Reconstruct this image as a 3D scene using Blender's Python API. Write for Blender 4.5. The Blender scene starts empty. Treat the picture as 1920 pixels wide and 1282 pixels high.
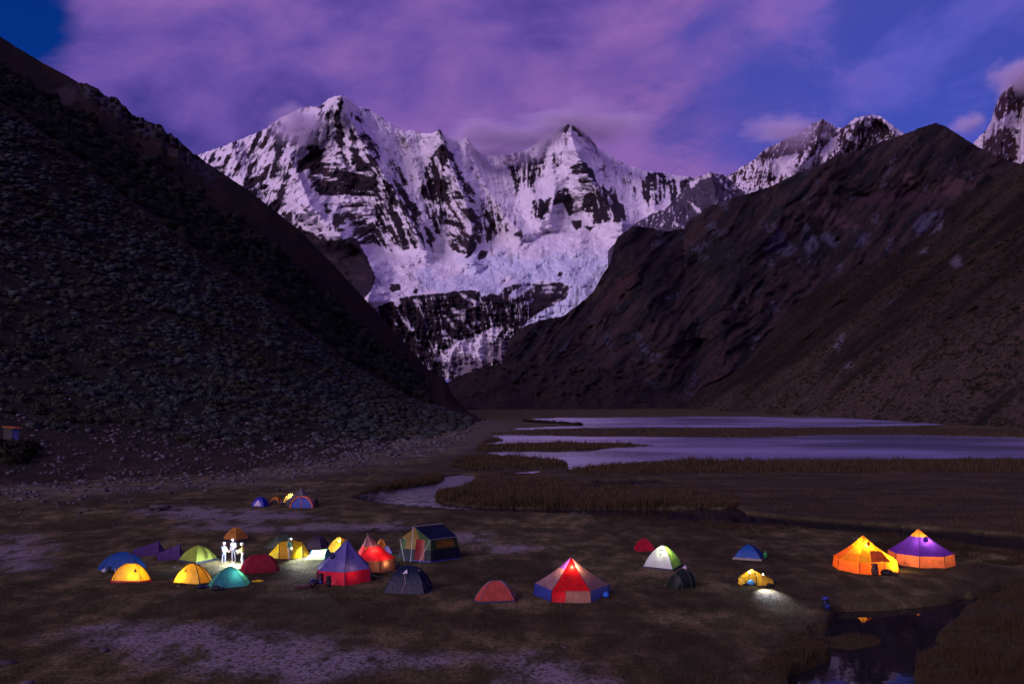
import bpy, bmesh, math, random
import numpy as np

# ------------------------------------------------------------------ camera, sky, sun, exposure
random.seed(7)
RNG = np.random.default_rng(7)
SC = bpy.context.scene
COL = SC.collection
F, CX, YH, H = 1600.0, 960.0, 752.0, 12.3      # focal length / principal column / horizon row (1920-wide photo), eye height in metres

cam_d = bpy.data.cameras.new('camera')
cam_d.sensor_width = 36.0
cam_d.lens = 36.0 * F / 1920.0
cam_d.shift_y = (YH - 641.0) / 1920.0
cam_d.clip_start = 0.5
cam_d.clip_end = 60000.0
cam = bpy.data.objects.new('camera', cam_d)
COL.objects.link(cam)
cam.location = (0, 0, H)
cam.rotation_euler = (math.radians(90), 0, 0)
SC.camera = cam

SUN_AZ = math.radians(222)      # compass bearing of the afterglow, clockwise from +Y: behind the camera, to its left
SUN_EL = math.radians(27)
world = bpy.data.worlds.new('World')
SC.world = world
world.use_nodes = True


class NT:
    """small helper for node trees"""
    def __init__(self, tree):
        self.t = tree
        tree.nodes.clear()

    def n(self, kind, **kw):
        nd = self.t.nodes.new(kind)
        for k, v in kw.items():
            if k == 'ins':
                for a, b in v.items():
                    self.put(nd, a, b)
            else:
                setattr(nd, k, v)
        return nd

    def put(self, nd, key, val):
        sock = nd.inputs[key]
        if isinstance(val, bpy.types.NodeSocket):
            self.t.links.new(val, sock)
        else:
            if hasattr(sock, 'default_value'):
                try:
                    sock.default_value = val
                except Exception:
                    sock.default_value = (*val, 1.0)

    def math(self, op, a, b=None, clamp=False):
        nd = self.n('ShaderNodeMath', operation=op)
        nd.use_clamp = clamp
        self.put(nd, 0, a)
        if b is not None:
            self.put(nd, 1, b)
        return nd.outputs[0]

    def mix(self, f, a, b):
        nd = self.n('ShaderNodeMix', data_type='RGBA')
        self.put(nd, 0, f)
        self.put(nd, 6, a)
        self.put(nd, 7, b)
        return nd.outputs[2]

    def mrange(self, v, a, b, c=0.0, d=1.0, smooth=True):
        nd = self.n('ShaderNodeMapRange')
        nd.interpolation_type = 'SMOOTHSTEP' if smooth else 'LINEAR'
        self.put(nd, 'Value', v)
        for k, x in (('From Min', a), ('From Max', b), ('To Min', c), ('To Max', d)):
            nd.inputs[k].default_value = x
        return nd.outputs[0]

    def noise(self, vec, scale, detail=5, rough=0.55, dist=0.0, w=None):
        nd = self.n('ShaderNodeTexNoise')
        if w is not None:
            nd.noise_dimensions = '4D'
            nd.inputs['W'].default_value = w
        self.put(nd, 'Vector', vec)
        nd.inputs['Scale'].default_value = scale
        nd.inputs['Detail'].default_value = detail
        nd.inputs['Roughness'].default_value = rough
        nd.inputs['Distortion'].default_value = dist
        return nd.outputs[0]

    def mapping(self, vec, scale=(1, 1, 1), rot=(0, 0, 0), loc=(0, 0, 0)):
        nd = self.n('ShaderNodeMapping')
        self.put(nd, 'Vector', vec)
        nd.inputs['Scale'].default_value = scale
        nd.inputs['Rotation'].default_value = rot
        nd.inputs['Location'].default_value = loc
        return nd.outputs[0]


def build_world():
    w = NT(world.node_tree)
    tc = w.n('ShaderNodeTexCoord').outputs['Generated']
    sky = w.n('ShaderNodeTexSky')
    sky.sky_type = 'NISHITA'
    sky.sun_disc = False
    sky.sun_elevation = SUN_EL
    sky.sun_rotation = SUN_AZ
    sky.altitude = 4100.0
    sky.air_density = 1.0
    sky.dust_density = 0.3
    sky.ozone_density = 4.0
    # clear evening sky: the sky texture, dimmed to dusk and pulled to deep blue
    clear = w.mix(1.0, sky.outputs[0], (0.02, 0.22, 0.78, 1))
    clear.node.blend_type = 'MULTIPLY'
    # long-exposure-soft cloud deck
    v = w.mapping(tc, scale=(1.0, 1.0, 1.5), rot=(0.25, 0.35, 0.2), loc=(0.35, 0.1, 0.62))
    big = w.noise(v, 2.6, 2, 0.5, 0.1)
    mid = w.noise(w.mapping(v, (1, 1, 1.35), (0, 0.5, 0)), 6.0, 6, 0.56, 0.25)
    lum = w.math('ADD', w.math('MULTIPLY', big, 0.45), w.math('MULTIPLY', mid, 0.55))
    ramp = w.n('ShaderNodeValToRGB')
    cr = ramp.color_ramp
    cr.elements[0].position = 0.41
    cr.elements[0].color = (0.58, 0.44, 2.65, 1)
    cr.elements[1].position = 0.61
    cr.elements[1].color = (2.60, 1.25, 4.30, 1)
    e = cr.elements.new(0.50)
    e.color = (1.38, 0.78, 3.70, 1)
    w.put(ramp, 0, lum)
    cloud = ramp.outputs[0]
    # bluer, thinner cloud towards the clear gaps
    nrm = w.n('ShaderNodeVectorMath', operation='NORMALIZE')
    w.put(nrm, 0, tc)

    def gap(px, py, a, b, k):
        d = np.array([(px - CX) / F, 1.0, (YH - py) / F])
        d /= np.linalg.norm(d)
        nd = w.n('ShaderNodeVectorMath', operation='DISTANCE')
        w.put(nd, 0, nrm.outputs[0])
        nd.inputs[1].default_value = tuple(d)
        dist = w.math('ADD', nd.outputs['Value'], w.math('MULTIPLY', w.math('SUBTRACT', mid, 0.5), k))
        return w.mrange(dist, a, b, 1.0, 0.0)
    g1 = gap(1760, 150, 0.02, 0.30, 0.35)
    g2 = gap(15, 35, 0.035, 0.075, 0.12)
    g3 = gap(1240, 265, 0.0, 0.06, 0.25)
    veil = w.mix(g1, cloud, (1.02, 1.02, 5.3, 1))
    m_noise = w.mrange(big, 0.28, 0.40, 1.0, 0.0)
    m = w.math('MAXIMUM', g2, w.math('MULTIPLY', m_noise, 0.25))
    m = w.math('MAXIMUM', m, w.math('MULTIPLY', g3, 0.5))
    m = w.math('MAXIMUM', m, w.math('MULTIPLY', w.math('MULTIPLY', g1, w.mrange(mid, 0.42, 0.58, 1, 0)), 0.5))
    fin = w.mix(m, veil, clear)
    bg = w.n('ShaderNodeBackground')
    w.put(bg, 'Color', fin)
    bg.inputs['Strength'].default_value = 0.1
    out = w.n('ShaderNodeOutputWorld')
    w.t.links.new(bg.outputs[0], out.inputs['Surface'])


build_world()
world.cycles.sampling_method = 'MANUAL'
world.cycles.sample_map_resolution = 256

sun_d = bpy.data.lights.new('sun', 'SUN')
sun_d.energy = 2.25
sun_d.color = (1.0, 0.70, 0.95)
sun_d.angle = math.radians(38)
sun = bpy.data.objects.new('sun', sun_d)
COL.objects.link(sun)
sun.rotation_euler = (math.pi / 2 - SUN_EL, 0, math.pi - SUN_AZ)

vs = SC.view_settings
vs.view_transform = 'Standard'
vs.look = 'None'
vs.gamma = 1.0
vs.exposure = 0.0
vs.use_curve_mapping = False
SC.render.engine = 'CYCLES'
SC.cycles.use_denoising = True
SC.cycles.max_bounces = 6
SC.cycles.diffuse_bounces = 2
SC.cycles.glossy_bounces = 3
SC.cycles.transmission_bounces = 3
SC.cycles.transparent_max_bounces = 6
SC.cycles.volume_bounces = 1
SC.cycles.caustics_reflective = False
SC.cycles.caustics_refractive = False
SC.cycles.sample_clamp_indirect = 4.0

# ------------------------------------------------------------------ numeric helpers
def _hash(ix, iy, iz, seed):
    h = (ix.astype(np.uint32) * np.uint32(374761393)
         + iy.astype(np.uint32) * np.uint32(668265263)
         + iz.astype(np.uint32) * np.uint32(2147483647 & 1274126177)
         + np.uint32(seed * 7919 + 13))
    h = (h ^ (h >> np.uint32(13))) * np.uint32(1274126177)
    h = (h ^ (h >> np.uint32(16))) * np.uint32(2246822519)
    return ((h ^ (h >> np.uint32(15))) & np.uint32(0xFFFFFF)).astype(np.float32) / np.float32(0xFFFFFF)


_G = np.random.default_rng(99).normal(size=(256, 3)).astype(np.float32)
_G /= np.linalg.norm(_G, axis=1)[:, None]


def vnoise(x, y, z=None, seed=0):
    """gradient noise, roughly 0..1 around 0.5"""
    x = np.asarray(x, np.float32)
    y = np.asarray(y, np.float32)
    z = np.full_like(x, 0.37) if z is None else np.asarray(z, np.float32)
    x, y, z = np.broadcast_arrays(x, y, z)
    fx, fy, fz = np.floor(x), np.floor(y), np.floor(z)
    ix, iy, iz = fx.astype(np.int64), fy.astype(np.int64), fz.astype(np.int64)
    tx, ty, tz = x - fx, y - fy, z - fz
    ux = tx * tx * tx * (tx * (tx * 6 - 15) + 10)
    uy = ty * ty * ty * (ty * (ty * 6 - 15) + 10)
    uz = tz * tz * tz * (tz * (tz * 6 - 15) + 10)
    r = 0
    for dz in (0, 1):
        wz = uz if dz else 1 - uz
        for dy in (0, 1):
            wy = uy if dy else 1 - uy
            for dx in (0, 1):
                wx = ux if dx else 1 - ux
                g = _G[(_hash(ix + dx, iy + dy, iz + dz, seed) * 255.99).astype(np.int32)]
                r = r + wx * wy * wz * (g[..., 0] * (tx - dx) + g[..., 1] * (ty - dy) + g[..., 2] * (tz - dz))
    return np.clip(0.5 + 0.78 * r, 0, 1)


def fbm(x, y, z=None, octv=5, gain=0.5, seed=0, lac=2.03):
    a, s, tot = 1.0, 0.0, 0.0
    for o in range(octv):
        s = s + a * vnoise(x, y, z, seed + o * 17)
        tot += a
        a *= gain
        x, y = (0.8 * x - 0.6 * y) * lac + 13.7, (0.6 * x + 0.8 * y) * lac - 7.3
        z = None if z is None else z * lac + 3.1
    return s / tot


def ridged(x, y, z=None, octv=5, gain=0.55, seed=0, lac=2.1):
    a, s, tot = 1.0, 0.0, 0.0
    for o in range(octv):
        s = s + a * (1 - np.abs(2 * vnoise(x, y, z, seed + o * 31) - 1))
        tot += a
        a *= gain
        x, y = x * lac + 5.2, y * lac + 9.1
        z = None if z is None else z * lac - 2.7
    return s / tot


def sstep(a, b, x):
    t = np.clip((x - a) / (b - a), 0, 1)
    return t * t * (3 - 2 * t)


def curve(pts):
    xs = np.array([p[0] for p in pts], float)
    ys = np.array([p[1] for p in pts], float)
    return lambda x: np.interp(x, xs, ys)


def poly_sd(px, py, pts):
    """signed distance (positive inside) of points to a polygon"""
    pts = np.array(pts, np.float32)
    d2 = np.full(px.shape, 1e12, np.float32)
    ins = np.zeros(px.shape, bool)
    n = len(pts)
    for i in range(n):
        ax, ay = pts[i]
        bx, by = pts[(i + 1) % n]
        ex, ey = bx - ax, by - ay
        t = np.clip(((px - ax) * ex + (py - ay) * ey) / max(ex * ex + ey * ey, 1e-9), 0, 1)
        d2 = np.minimum(d2, (px - ax - t * ex) ** 2 + (py - ay - t * ey) ** 2)
        c = ((ay > py) != (by > py))
        with np.errstate(divide='ignore', invalid='ignore'):
            xi = ax + (py - ay) * ex / (ey if abs(ey) > 1e-9 else 1e-9)
        ins ^= c & (px < xi)
    d = np.sqrt(d2)
    return np.where(ins, d, -d)


def line_dist(px, py, pts):
    d2 = np.full(px.shape, 1e12, np.float32)
    for (ax, ay), (bx, by) in zip(pts[:-1], pts[1:]):
        ex, ey = bx - ax, by - ay
        t = np.clip(((px - ax) * ex + (py - ay) * ey) / max(ex * ex + ey * ey, 1e-9), 0, 1)
        d2 = np.minimum(d2, (px - ax - t * ex) ** 2 + (py - ay - t * ey) ** 2)
    return np.sqrt(d2)


def W(px, py, d):
    return ((px - CX) / F * d, d, H + (YH - py) / F * d)


def gdist(py, z=0.0):
    return F * (H - z) / (py - YH)


def gpt(px, py, z=0.0):
    d = gdist(py, z)
    return ((px - CX) / F * d, d, z)


# ------------------------------------------------------------------ mesh helpers
def mesh_np(name, co, faces, smooth=False):
    """mesh from numpy arrays; faces is (n,3) or (n,4)"""
    me = bpy.data.meshes.new(name)
    co = np.asarray(co, np.float32).reshape(-1, 3)
    faces = np.asarray(faces, np.int32)
    nf, k = faces.shape
    me.vertices.add(len(co))
    me.vertices.foreach_set('co', co.ravel())
    me.loops.add(nf * k)
    me.loops.foreach_set('vertex_index', faces.ravel())
    me.polygons.add(nf)
    me.polygons.foreach_set('loop_start', np.arange(0, nf * k, k, dtype=np.int32))
    try:
        me.polygons.foreach_set('loop_total', np.full(nf, k, np.int32))
    except Exception:
        pass
    if smooth:
        me.polygons.foreach_set('use_smooth', np.ones(nf, bool))
    me.update(calc_edges=True)
    return me


def add_attr(me, name, arr):
    arr = np.asarray(arr, np.float32)
    if arr.ndim == 2:
        a = me.attributes.new(name, 'FLOAT_COLOR', 'POINT')
        if arr.shape[1] == 3:
            arr = np.concatenate([arr, np.ones((len(arr), 1), np.float32)], 1)
        a.data.foreach_set('color', arr.ravel())
    else:
        a = me.attributes.new(name, 'FLOAT', 'POINT')
        a.data.foreach_set('value', arr.ravel())


def link(name, me, mat=None, parent=None, loc=None, rotz=None, label=None, cat=None, group=None, kind=None):
    o = bpy.data.objects.new(name, me)
    COL.objects.link(o)
    if mat is not None and me is not None and len(me.materials) == 0:
        me.materials.append(mat)
    if parent is not None:
        o.parent = parent
    if loc is not None:
        o.location = loc
    if rotz is not None:
        o.rotation_euler = (0, 0, rotz)
    for k, v in (('label', label), ('category', cat), ('group', group), ('kind', kind)):
        if v:
            o[k] = v
    return o


def grid_faces(ny, nx):
    i = np.arange((ny - 1) * (nx - 1))
    r, c = i // (nx - 1), i % (nx - 1)
    a = r * nx + c
    return np.stack([a, a + 1, a + nx + 1, a + nx], 1)


def principled(name, build, rough=0.85, spec=0.2):
    m = bpy.data.materials.new(name)
    m.use_nodes = True
    t = NT(m.node_tree)
    bs = t.n('ShaderNodeBsdfPrincipled')
    bs.inputs['Roughness'].default_value = rough
    bs.inputs['Specular IOR Level'].default_value = spec
    out = t.n('ShaderNodeOutputMaterial')
    t.t.links.new(bs.outputs[0], out.inputs['Surface'])
    build(t, bs)
    return m


def bump(t, bs, h, strength, dist):
    b = t.n('ShaderNodeBump')
    b.inputs['Strength'].default_value = strength
    b.inputs['Distance'].default_value = dist
    t.put(b, 'Height', h)
    t.t.links.new(b.outputs[0], bs.inputs['Normal'])


def attr_node(t, name, out='Fac'):
    nd = t.n('ShaderNodeAttribute')
    nd.attribute_name = name
    return nd.outputs[out]


def plain(name, col, rough=0.8, spec=0.2, var=0.25, scale=6.0):
    """flat coloured stuff with a little mottling"""
    def b(t, bs):
        tc = t.n('ShaderNodeTexCoord').outputs['Object']
        nz = t.noise(tc, scale, 4, 0.6)
        c = t.mix(t.mrange(nz, 0.3, 0.7), tuple(x * (1 - var) for x in col) + (1,), tuple(min(1, x * (1 + var)) for x in col) + (1,))
        t.put(bs, 'Base Color', c)
    return principled(name, b, rough, spec)


class Loft:
    """terrain sheet: columns fanned out from the valley floor, rows run from foot to crest and over the back.
    each key is (row curve, distance curve); seg = rows between keys; disp(px, py, v, d) -> relative push in distance"""
    def __init__(self, px, keys, seg, disp=None, jag=None):
        px = np.asarray(px, float)
        rows_y, rows_d, rows_v = [], [], []
        for k in range(len(keys) - 1):
            y0, d0 = keys[k][0](px), keys[k][1](px)
            y1, d1 = keys[k + 1][0](px), keys[k + 1][1](px)
            n = seg[k]
            for j in range(n + (k == len(keys) - 2)):
                t = j / n
                rows_y.append(y0 + (y1 - y0) * t)
                rows_d.append(d0 + (d1 - d0) * t)
                rows_v.append(k + t)
        self.PY = np.array(rows_y)
        self.D = np.array(rows_d)
        self.V = np.array(rows_v)[:, None] + 0 * px[None]
        self.PX = px[None] + 0 * self.PY
        if jag is not None:
            self.PY = self.PY + jag(self.PX, self.PY, self.V)
        if disp is not None:
            self.D = self.D * (1 + disp(self.PX, self.PY, self.V, self.D))
        self.X, self.Y, self.Z = W(self.PX, self.PY, self.D)
        self.ny, self.nx = self.PX.shape

    def mesh(self, name, smooth=True):
        co = np.stack([self.X, self.Y, self.Z], -1).reshape(-1, 3)
        return mesh_np(name, co, grid_faces(self.ny, self.nx), smooth)

    def scatter(self, n, weight):
        """random surface points, uniform by area times weight (per cell, from px, py, v of the cell)"""
        P = np.stack([self.X, self.Y, self.Z], -1)
        e1 = P[:-1, 1:] - P[:-1, :-1]
        e2 = P[1:, :-1] - P[:-1, :-1]
        ar = np.linalg.norm(np.cross(e1, e2), axis=-1)
        w = (ar * weight(self.PX[:-1, :-1], self.PY[:-1, :-1], self.V[:-1, :-1])).ravel()
        w = w / w.sum()
        idx = RNG.choice(len(w), n, p=w)
        r, c = idx // (self.nx - 1), idx % (self.nx - 1)
        a, b = RNG.random(n)[:, None], RNG.random(n)[:, None]
        p = P[r, c] * (1 - a) * (1 - b) + P[r, c + 1] * a * (1 - b) + P[r + 1, c] * (1 - a) * b + P[r + 1, c + 1] * a * b
        return p, self.PX[r, c], self.PY[r, c]

    def at(self, px, py):
        """point of the front sheet seen at (px, py)"""
        c = int(np.argmin(np.abs(self.PX[0] - px)))
        r = int(np.argmin(np.abs(self.PY[:, c] - py)))
        return np.array([self.X[r, c], self.Y[r, c], self.Z[r, c]])

# ------------------------------------------------------------------ valley floor, lake and stream
WZ = -0.24                                  # water level


def c2w(pts, z=-0.12):
    """outline on the valley floor: photo column/row -> metres"""
    return [gpt(x, y, z)[:2] for x, y in pts]


LAKE_POLYS = [c2w(p) for p in [
    # far arm
    [(996, 784), (1060, 783), (1300, 781), (1500, 781.5), (1620, 784), (1760, 793), (1790, 796), (1500, 801.5), (1200, 801.5), (1100, 802), (975, 805), (960, 803), (1020, 800.5), (1088, 798), (1075, 795), (1040, 792)],
    # main arm
    [(922, 816), (960, 815), (1100, 818), (1250, 819), (1390, 820), (1480, 818), (1540, 815), (1700, 815), (2000, 822), (2600, 834), (2600, 868), (2000, 861), (1900, 860), (1600, 861), (1400, 864), (1280, 862), (1180, 868), (1120, 874), (1088, 878), (1070, 880), (1066, 870), (1060, 862), (1040, 862), (1000, 857), (940, 855), (912, 847), (950, 845.5), (1040, 846), (1104, 844), (1150, 839), (1235, 835), (1180, 831), (1040, 829), (960, 833), (905, 832), (925, 829), (944, 826), (940, 820)],
]]
STREAM_POLYS = [c2w(p, -0.35 if max(q[1] for q in p) > 1080 else -0.12) for p in [
    # middle channel: pool at the left, then away to the right behind the camp
    [(662, 934), (690, 922), (760, 914), (828, 905), (836, 893), (860, 889), (888, 890), (884, 902), (868, 910), (818, 918), (812, 934), (830, 943), (900, 950), (985, 953), (1100, 954), (1200, 953), (1380, 952), (1400, 962), (1480, 971), (1580, 978), (1680, 986), (1760, 992), (1920, 1004), (2500, 1030), (2500, 1066), (1920, 1034), (1800, 1018), (1700, 1006), (1560, 994), (1420, 984), (1240, 975), (1120, 968), (1080, 962), (980, 960), (860, 955), (790, 950), (720, 944)],
    # little pool before the lake
    [(946, 887), (1000, 882), (1018, 883), (990, 889), (950, 891)],
    # foreground pool, lower right
    [(1500, 1330), (1478, 1270), (1490, 1256), (1530, 1238), (1556, 1228), (1562, 1204), (1600, 1208), (1640, 1200), (1654, 1194), (1650, 1188), (1620, 1181), (1580, 1180), (1548, 1184), (1566, 1141), (1580, 1137), (1660, 1136), (1780, 1122), (1812, 1113), (1838, 1122), (1802, 1140), (1776, 1170), (1752, 1190), (1768, 1204), (1726, 1224), (1712, 1252), (1718, 1290), (1716, 1330)],
    # narrow channel curving up behind the bell tents
    [(1800, 1130), (1830, 1112), (1880, 1094), (1960, 1080), (2300, 1060), (2300, 1080), (1960, 1096), (1890, 1106), (1836, 1124)],
    # damp slots in the marsh
    [(1085, 907), (1130, 900), (1230, 897), (1262, 903), (1200, 908), (1130, 912)],
]]
DITCH_POLYS = [c2w(p, 0) for p in [
    [(1330, 1000), (1420, 992), (1520, 1006), (1640, 1024), (1760, 1030), (1920, 1048), (1920, 1062), (1700, 1044), (1560, 1024), (1400, 1016)],
    [(505, 900), (560, 903), (620, 903), (625, 908), (560, 911), (515, 907)],
]]
BARE = [c2w(p, 0) for p in [
    [(130, 1180), (200, 1170), (260, 1178), (400, 1172), (480, 1186), (560, 1196), (640, 1215), (800, 1225), (860, 1245), (700, 1262), (560, 1275), (420, 1268), (320, 1250), (240, 1225), (180, 1205)],
    [(340, 986), (400, 984), (470, 984), (540, 986), (600, 980), (740, 982), (760, 990), (640, 996), (560, 996), (430, 994), (350, 992)],
    [(245, 955), (330, 950), (470, 958), (560, 962), (590, 970), (480, 980), (330, 972)],
    [(900, 1022), (960, 1022), (1010, 1026), (990, 1034), (930, 1034)],
    [(830, 1008), (900, 1000), (905, 1012), (850, 1018)],
    [(900, 1235), (1000, 1228), (1100, 1250), (1150, 1290), (1000, 1300)],
    [(40, 1000), (70, 1010), (75, 1060), (30, 1070), (-30, 1040)],
]]
MARSH = [c2w(p, 0) for p in [
    [(815, 945), (820, 925), (880, 905), (900, 885), (960, 862), (1060, 872), (1200, 868), (1500, 864), (2000, 864), (2600, 872), (2600, 1020), (1920, 998), (1600, 976), (1400, 958), (1380, 950), (1000, 955), (860, 948)],
    [(700, 905), (760, 880), (860, 850), (900, 830), (960, 830), (1060, 862), (900, 884), (830, 892), (800, 910), (690, 922)],
    [(890, 835), (930, 810), (1100, 803), (1500, 802), (2200, 805), (2200, 818), (1540, 814), (1400, 819), (940, 815), (960, 846), (1200, 838)],
]]
ISLET = c2w([(1540, 1184), (1580, 1177), (1622, 1177), (1654, 1185), (1660, 1194), (1644, 1204), (1600, 1210), (1556, 1208), (1538, 1200)], -0.45)
LUSH = [c2w(p, 0) for p in [
    [(1420, 1290), (1440, 1200), (1500, 1160), (1560, 1140), (1700, 1125), (1830, 1090), (2100, 1060), (2300, 1100), (2300, 1500), (1400, 1500)],
]]


def world_to_px(X, Y, Z=0.0):
    return CX + F * X / Y, YH + F * (H - Z) / Y


def height(X, Y, want_masks=False):
    X = np.asarray(X, float)
    Y = np.asarray(Y, float)
    z = (fbm(X / 9, Y / 9, octv=4, seed=3) - 0.5) * 0.5 + (fbm(X / 2.2, Y / 2.2, octv=3, seed=5) - 0.5) * 0.16 + (fbm(X / 0.7, Y / 0.7, octv=2, seed=8) - 0.5) * 0.05 * (Y < 110)
    z = z * np.clip(Y / 60, 0.6, 1.2)
    sd = np.full(X.shape, -1e9)
    wob = (fbm(X / 3.0, Y / 3.0, octv=3, seed=11) - 0.5) * np.clip(Y / 90, 0.4, 1.6)
    for p in STREAM_POLYS:
        sd = np.maximum(sd, poly_sd(X, Y, p) + wob * 0.9)
    sl = np.full(X.shape, -1e9)
    for p in LAKE_POLYS:
        sl = np.maximum(sl, poly_sd(X, Y, p) + wob)
    sd = np.maximum(sd, sl)
    bank = np.clip(Y / 110, 0.4, 4.0)
    k = sstep(-0.35, 0.35, sd / bank)
    z = z * sstep(0.0, 7.0, -sd)
    z = (z * (1 - k) + 0.02) * (1 - k) - 1.35 * k
    for p in DITCH_POLYS:
        z = z - 0.22 * sstep(-0.4, 1.2, poly_sd(X, Y, p) + wob)
    # keep dry ground above the water table
    z = np.where(k < 0.05, np.maximum(z, -0.19), z)
    z = z - 0.26 * np.exp(-np.maximum(-sd, 0) / 1.8) * (1 - k) * sstep(66, 58, Y)
    z = np.where(poly_sd(X, Y, ISLET) > -0.6, np.minimum(z, -0.50 + 0.4 * (z - 0.02)), z)
    if want_masks:
        return z, sd, sl, wob
    return z


def ground_z(x, y):
    return float(height(np.array([x]), np.array([y]))[0])


pxs = np.concatenate([np.linspace(-2600, -260, 50, endpoint=False), np.arange(-260, 2180, 5.0), np.linspace(2180, 4500, 50)])
pys = np.concatenate([np.linspace(3200, 1330, 40, endpoint=False), np.arange(1330, 900, -1.9), np.arange(900, 772, -1.0), np.linspace(772, 753.6, 30)])
GX, GY, _ = gpt(pxs[None, :] + 0 * pys[:, None], pys[:, None] + 0 * pxs[None, :])
GZ, SD, SLK, WOB = height(GX, GY, True)
far_lift = sstep(620, 1500, GY) * 3.0
GZ = GZ + far_lift
me = mesh_np('valley_floor', np.stack([GX, GY, GZ], -1).reshape(-1, 3), grid_faces(*GX.shape), True)


def soft_mask(polys, soft, jit):
    m = np.zeros(GX.shape)
    n1 = (fbm(GX / 2.5, GY / 2.5, octv=4, seed=21) - 0.5)
    n2 = (fbm(GX / 0.8, GY / 0.8, octv=3, seed=22) - 0.5)
    for p in polys:
        d = poly_sd(GX, GY, p) + n1 * jit + n2 * jit * 0.5
        m = np.maximum(m, sstep(-soft, soft, d))
    return m


add_attr(me, 'bare', soft_mask(BARE, 1.8, 6.0).ravel())
add_attr(me, 'marsh', soft_mask(MARSH, 3.0, 4.0).ravel())
add_attr(me, 'lush', soft_mask(LUSH, 1.0, 2.0).ravel())
add_attr(me, 'bank', np.exp(-np.maximum(-SD, 0) / np.clip(GY / 60, 0.7, 3)).ravel())
SCREE_LINE = [(-400, 930), (0, 915), (130, 925), (260, 915), (420, 905), (560, 885), (700, 860), (820, 840), (885, 815), (900, 790)]
SCREE_W = c2w(SCREE_LINE, 0)
add_attr(me, 'scree', (np.exp(-(line_dist(GX, GY, SCREE_W) / np.clip(GY / 16, 5, 60)) ** 2)).ravel())


def m_ground(t, bs):
    geo = t.n('ShaderNodeNewGeometry').outputs['Position']
    n_big = t.noise(geo, 0.09, 4, 0.6)
    n_mid = t.noise(t.mapping(geo, (1, 0.55, 1)), 0.55, 5, 0.62)
    n_fine = t.noise(t.mapping(geo, (1, 0.8, 1)), 4.5, 5, 0.7)
    grain = t.noise(geo, 13.0, 4, 0.75)
    straw, olive, dark = (0.175, 0.145, 0.066, 1), (0.062, 0.060, 0.022, 1), (0.018, 0.015, 0.009, 1)
    c = t.mix(t.mrange(n_mid, 0.42, 0.63), olive, straw)
    c = t.mix(t.mrange(n_big, 0.38, 0.62, 0.75, 0.0), c, dark)
    c = t.mix(t.mrange(n_fine, 0.30, 0.62, 0.85, 0.0), c, dark)
    c = t.mix(t.mrange(grain, 0.55, 0.8, 0, 0.45), c, (0.24, 0.20, 0.10, 1))
    red = t.mix(t.mrange(n_fine, 0.35, 0.65), (0.022, 0.017, 0.011, 1), (0.095, 0.070, 0.038, 1))
    red = t.mix(t.mrange(n_big, 0.35, 0.6, 0.6, 0), red, (0.034, 0.028, 0.022, 1))
    n_str = t.noise(t.mapping(geo, (0.45, 1.5, 1)), 0.16, 4, 0.6)
    red = t.mix(t.mrange(n_str, 0.40, 0.60, 0.8, 0), red, (0.020, 0.017, 0.014, 1))
    c = t.mix(t.mrange(n_str, 0.36, 0.52, 0.45, 0), c, dark)
    c = t.mix(t.math('MULTIPLY', attr_node(t, 'marsh'), 0.85), c, red)
    lush = t.mix(t.mrange(n_fine, 0.35, 0.65), (0.020, 0.018, 0.010, 1), (0.060, 0.048, 0.026, 1))
    c = t.mix(attr_node(t, 'lush'), c, lush)
    # bare, salt-grey trampled soil
    soil = t.mix(t.mrange(grain, 0.35, 0.7), (0.11, 0.096, 0.104, 1), (0.27, 0.24, 0.26, 1))
    bm_ = t.math('MULTIPLY', attr_node(t, 'bare'), t.mrange(n_fine, 0.36, 0.54))
    bm_ = t.math('MULTIPLY', bm_, t.mrange(n_mid, 0.34, 0.52))
    c = t.mix(bm_, c, soil)
    c = t.mix(t.math('MULTIPLY', attr_node(t, 'bank'), 0.45), c, (0.045, 0.040, 0.018, 1))
    sc = t.math('MULTIPLY', attr_node(t, 'scree'), t.mrange(n_fine, 0.50, 0.60))
    c = t.mix(t.math('MULTIPLY', sc, 0.8), c, (0.16, 0.155, 0.165, 1))
    t.put(bs, 'Base Color', c)
    h = t.math('ADD', t.math('MULTIPLY', n_fine, 0.7), t.math('MULTIPLY', grain, 0.4))
    bump(t, bs, h, 0.9, 0.12)


M_GROUND = principled('valley_turf', m_ground, 0.95, 0.05)
link('valley_floor', me, M_GROUND, kind='structure')


def m_lake(t, bs):
    geo = t.n('ShaderNodeNewGeometry').outputs['Position']
    t.put(bs, 'Base Color', (0.006, 0.008, 0.018, 1))
    gl = t.n('ShaderNodeBsdfGlossy')
    gl.inputs['Roughness'].default_value = 0.44
    gl.inputs['Color'].default_value = (0.90, 0.90, 0.95, 1)
    w1 = t.noise(t.mapping(geo, (1, 0.3, 1)), 0.9, 4, 0.65)
    b = t.n('ShaderNodeBump')
    b.inputs['Strength'].default_value = 0.45
    b.inputs['Distance'].default_value = 0.4
    t.put(b, 'Height', w1)
    t.t.links.new(b.outputs[0], gl.inputs['Normal'])
    # patches of calmer and rougher water
    pt = t.noise(t.mapping(geo, (1, 2.2, 1)), 0.012, 3, 0.5)
    t.put(gl, 'Roughness', t.mrange(pt, 0.35, 0.65, 0.20, 0.32))
    mx = t.n('ShaderNodeMixShader')
    mx.inputs[0].default_value = 0.86
    t.t.links.new(bs.outputs[0], mx.inputs[1])
    t.t.links.new(gl.outputs[0], mx.inputs[2])
    out = [n for n in t.t.nodes if n.type == 'OUTPUT_MATERIAL'][0]
    t.t.links.new(mx.outputs[0], out.inputs['Surface'])


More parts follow.
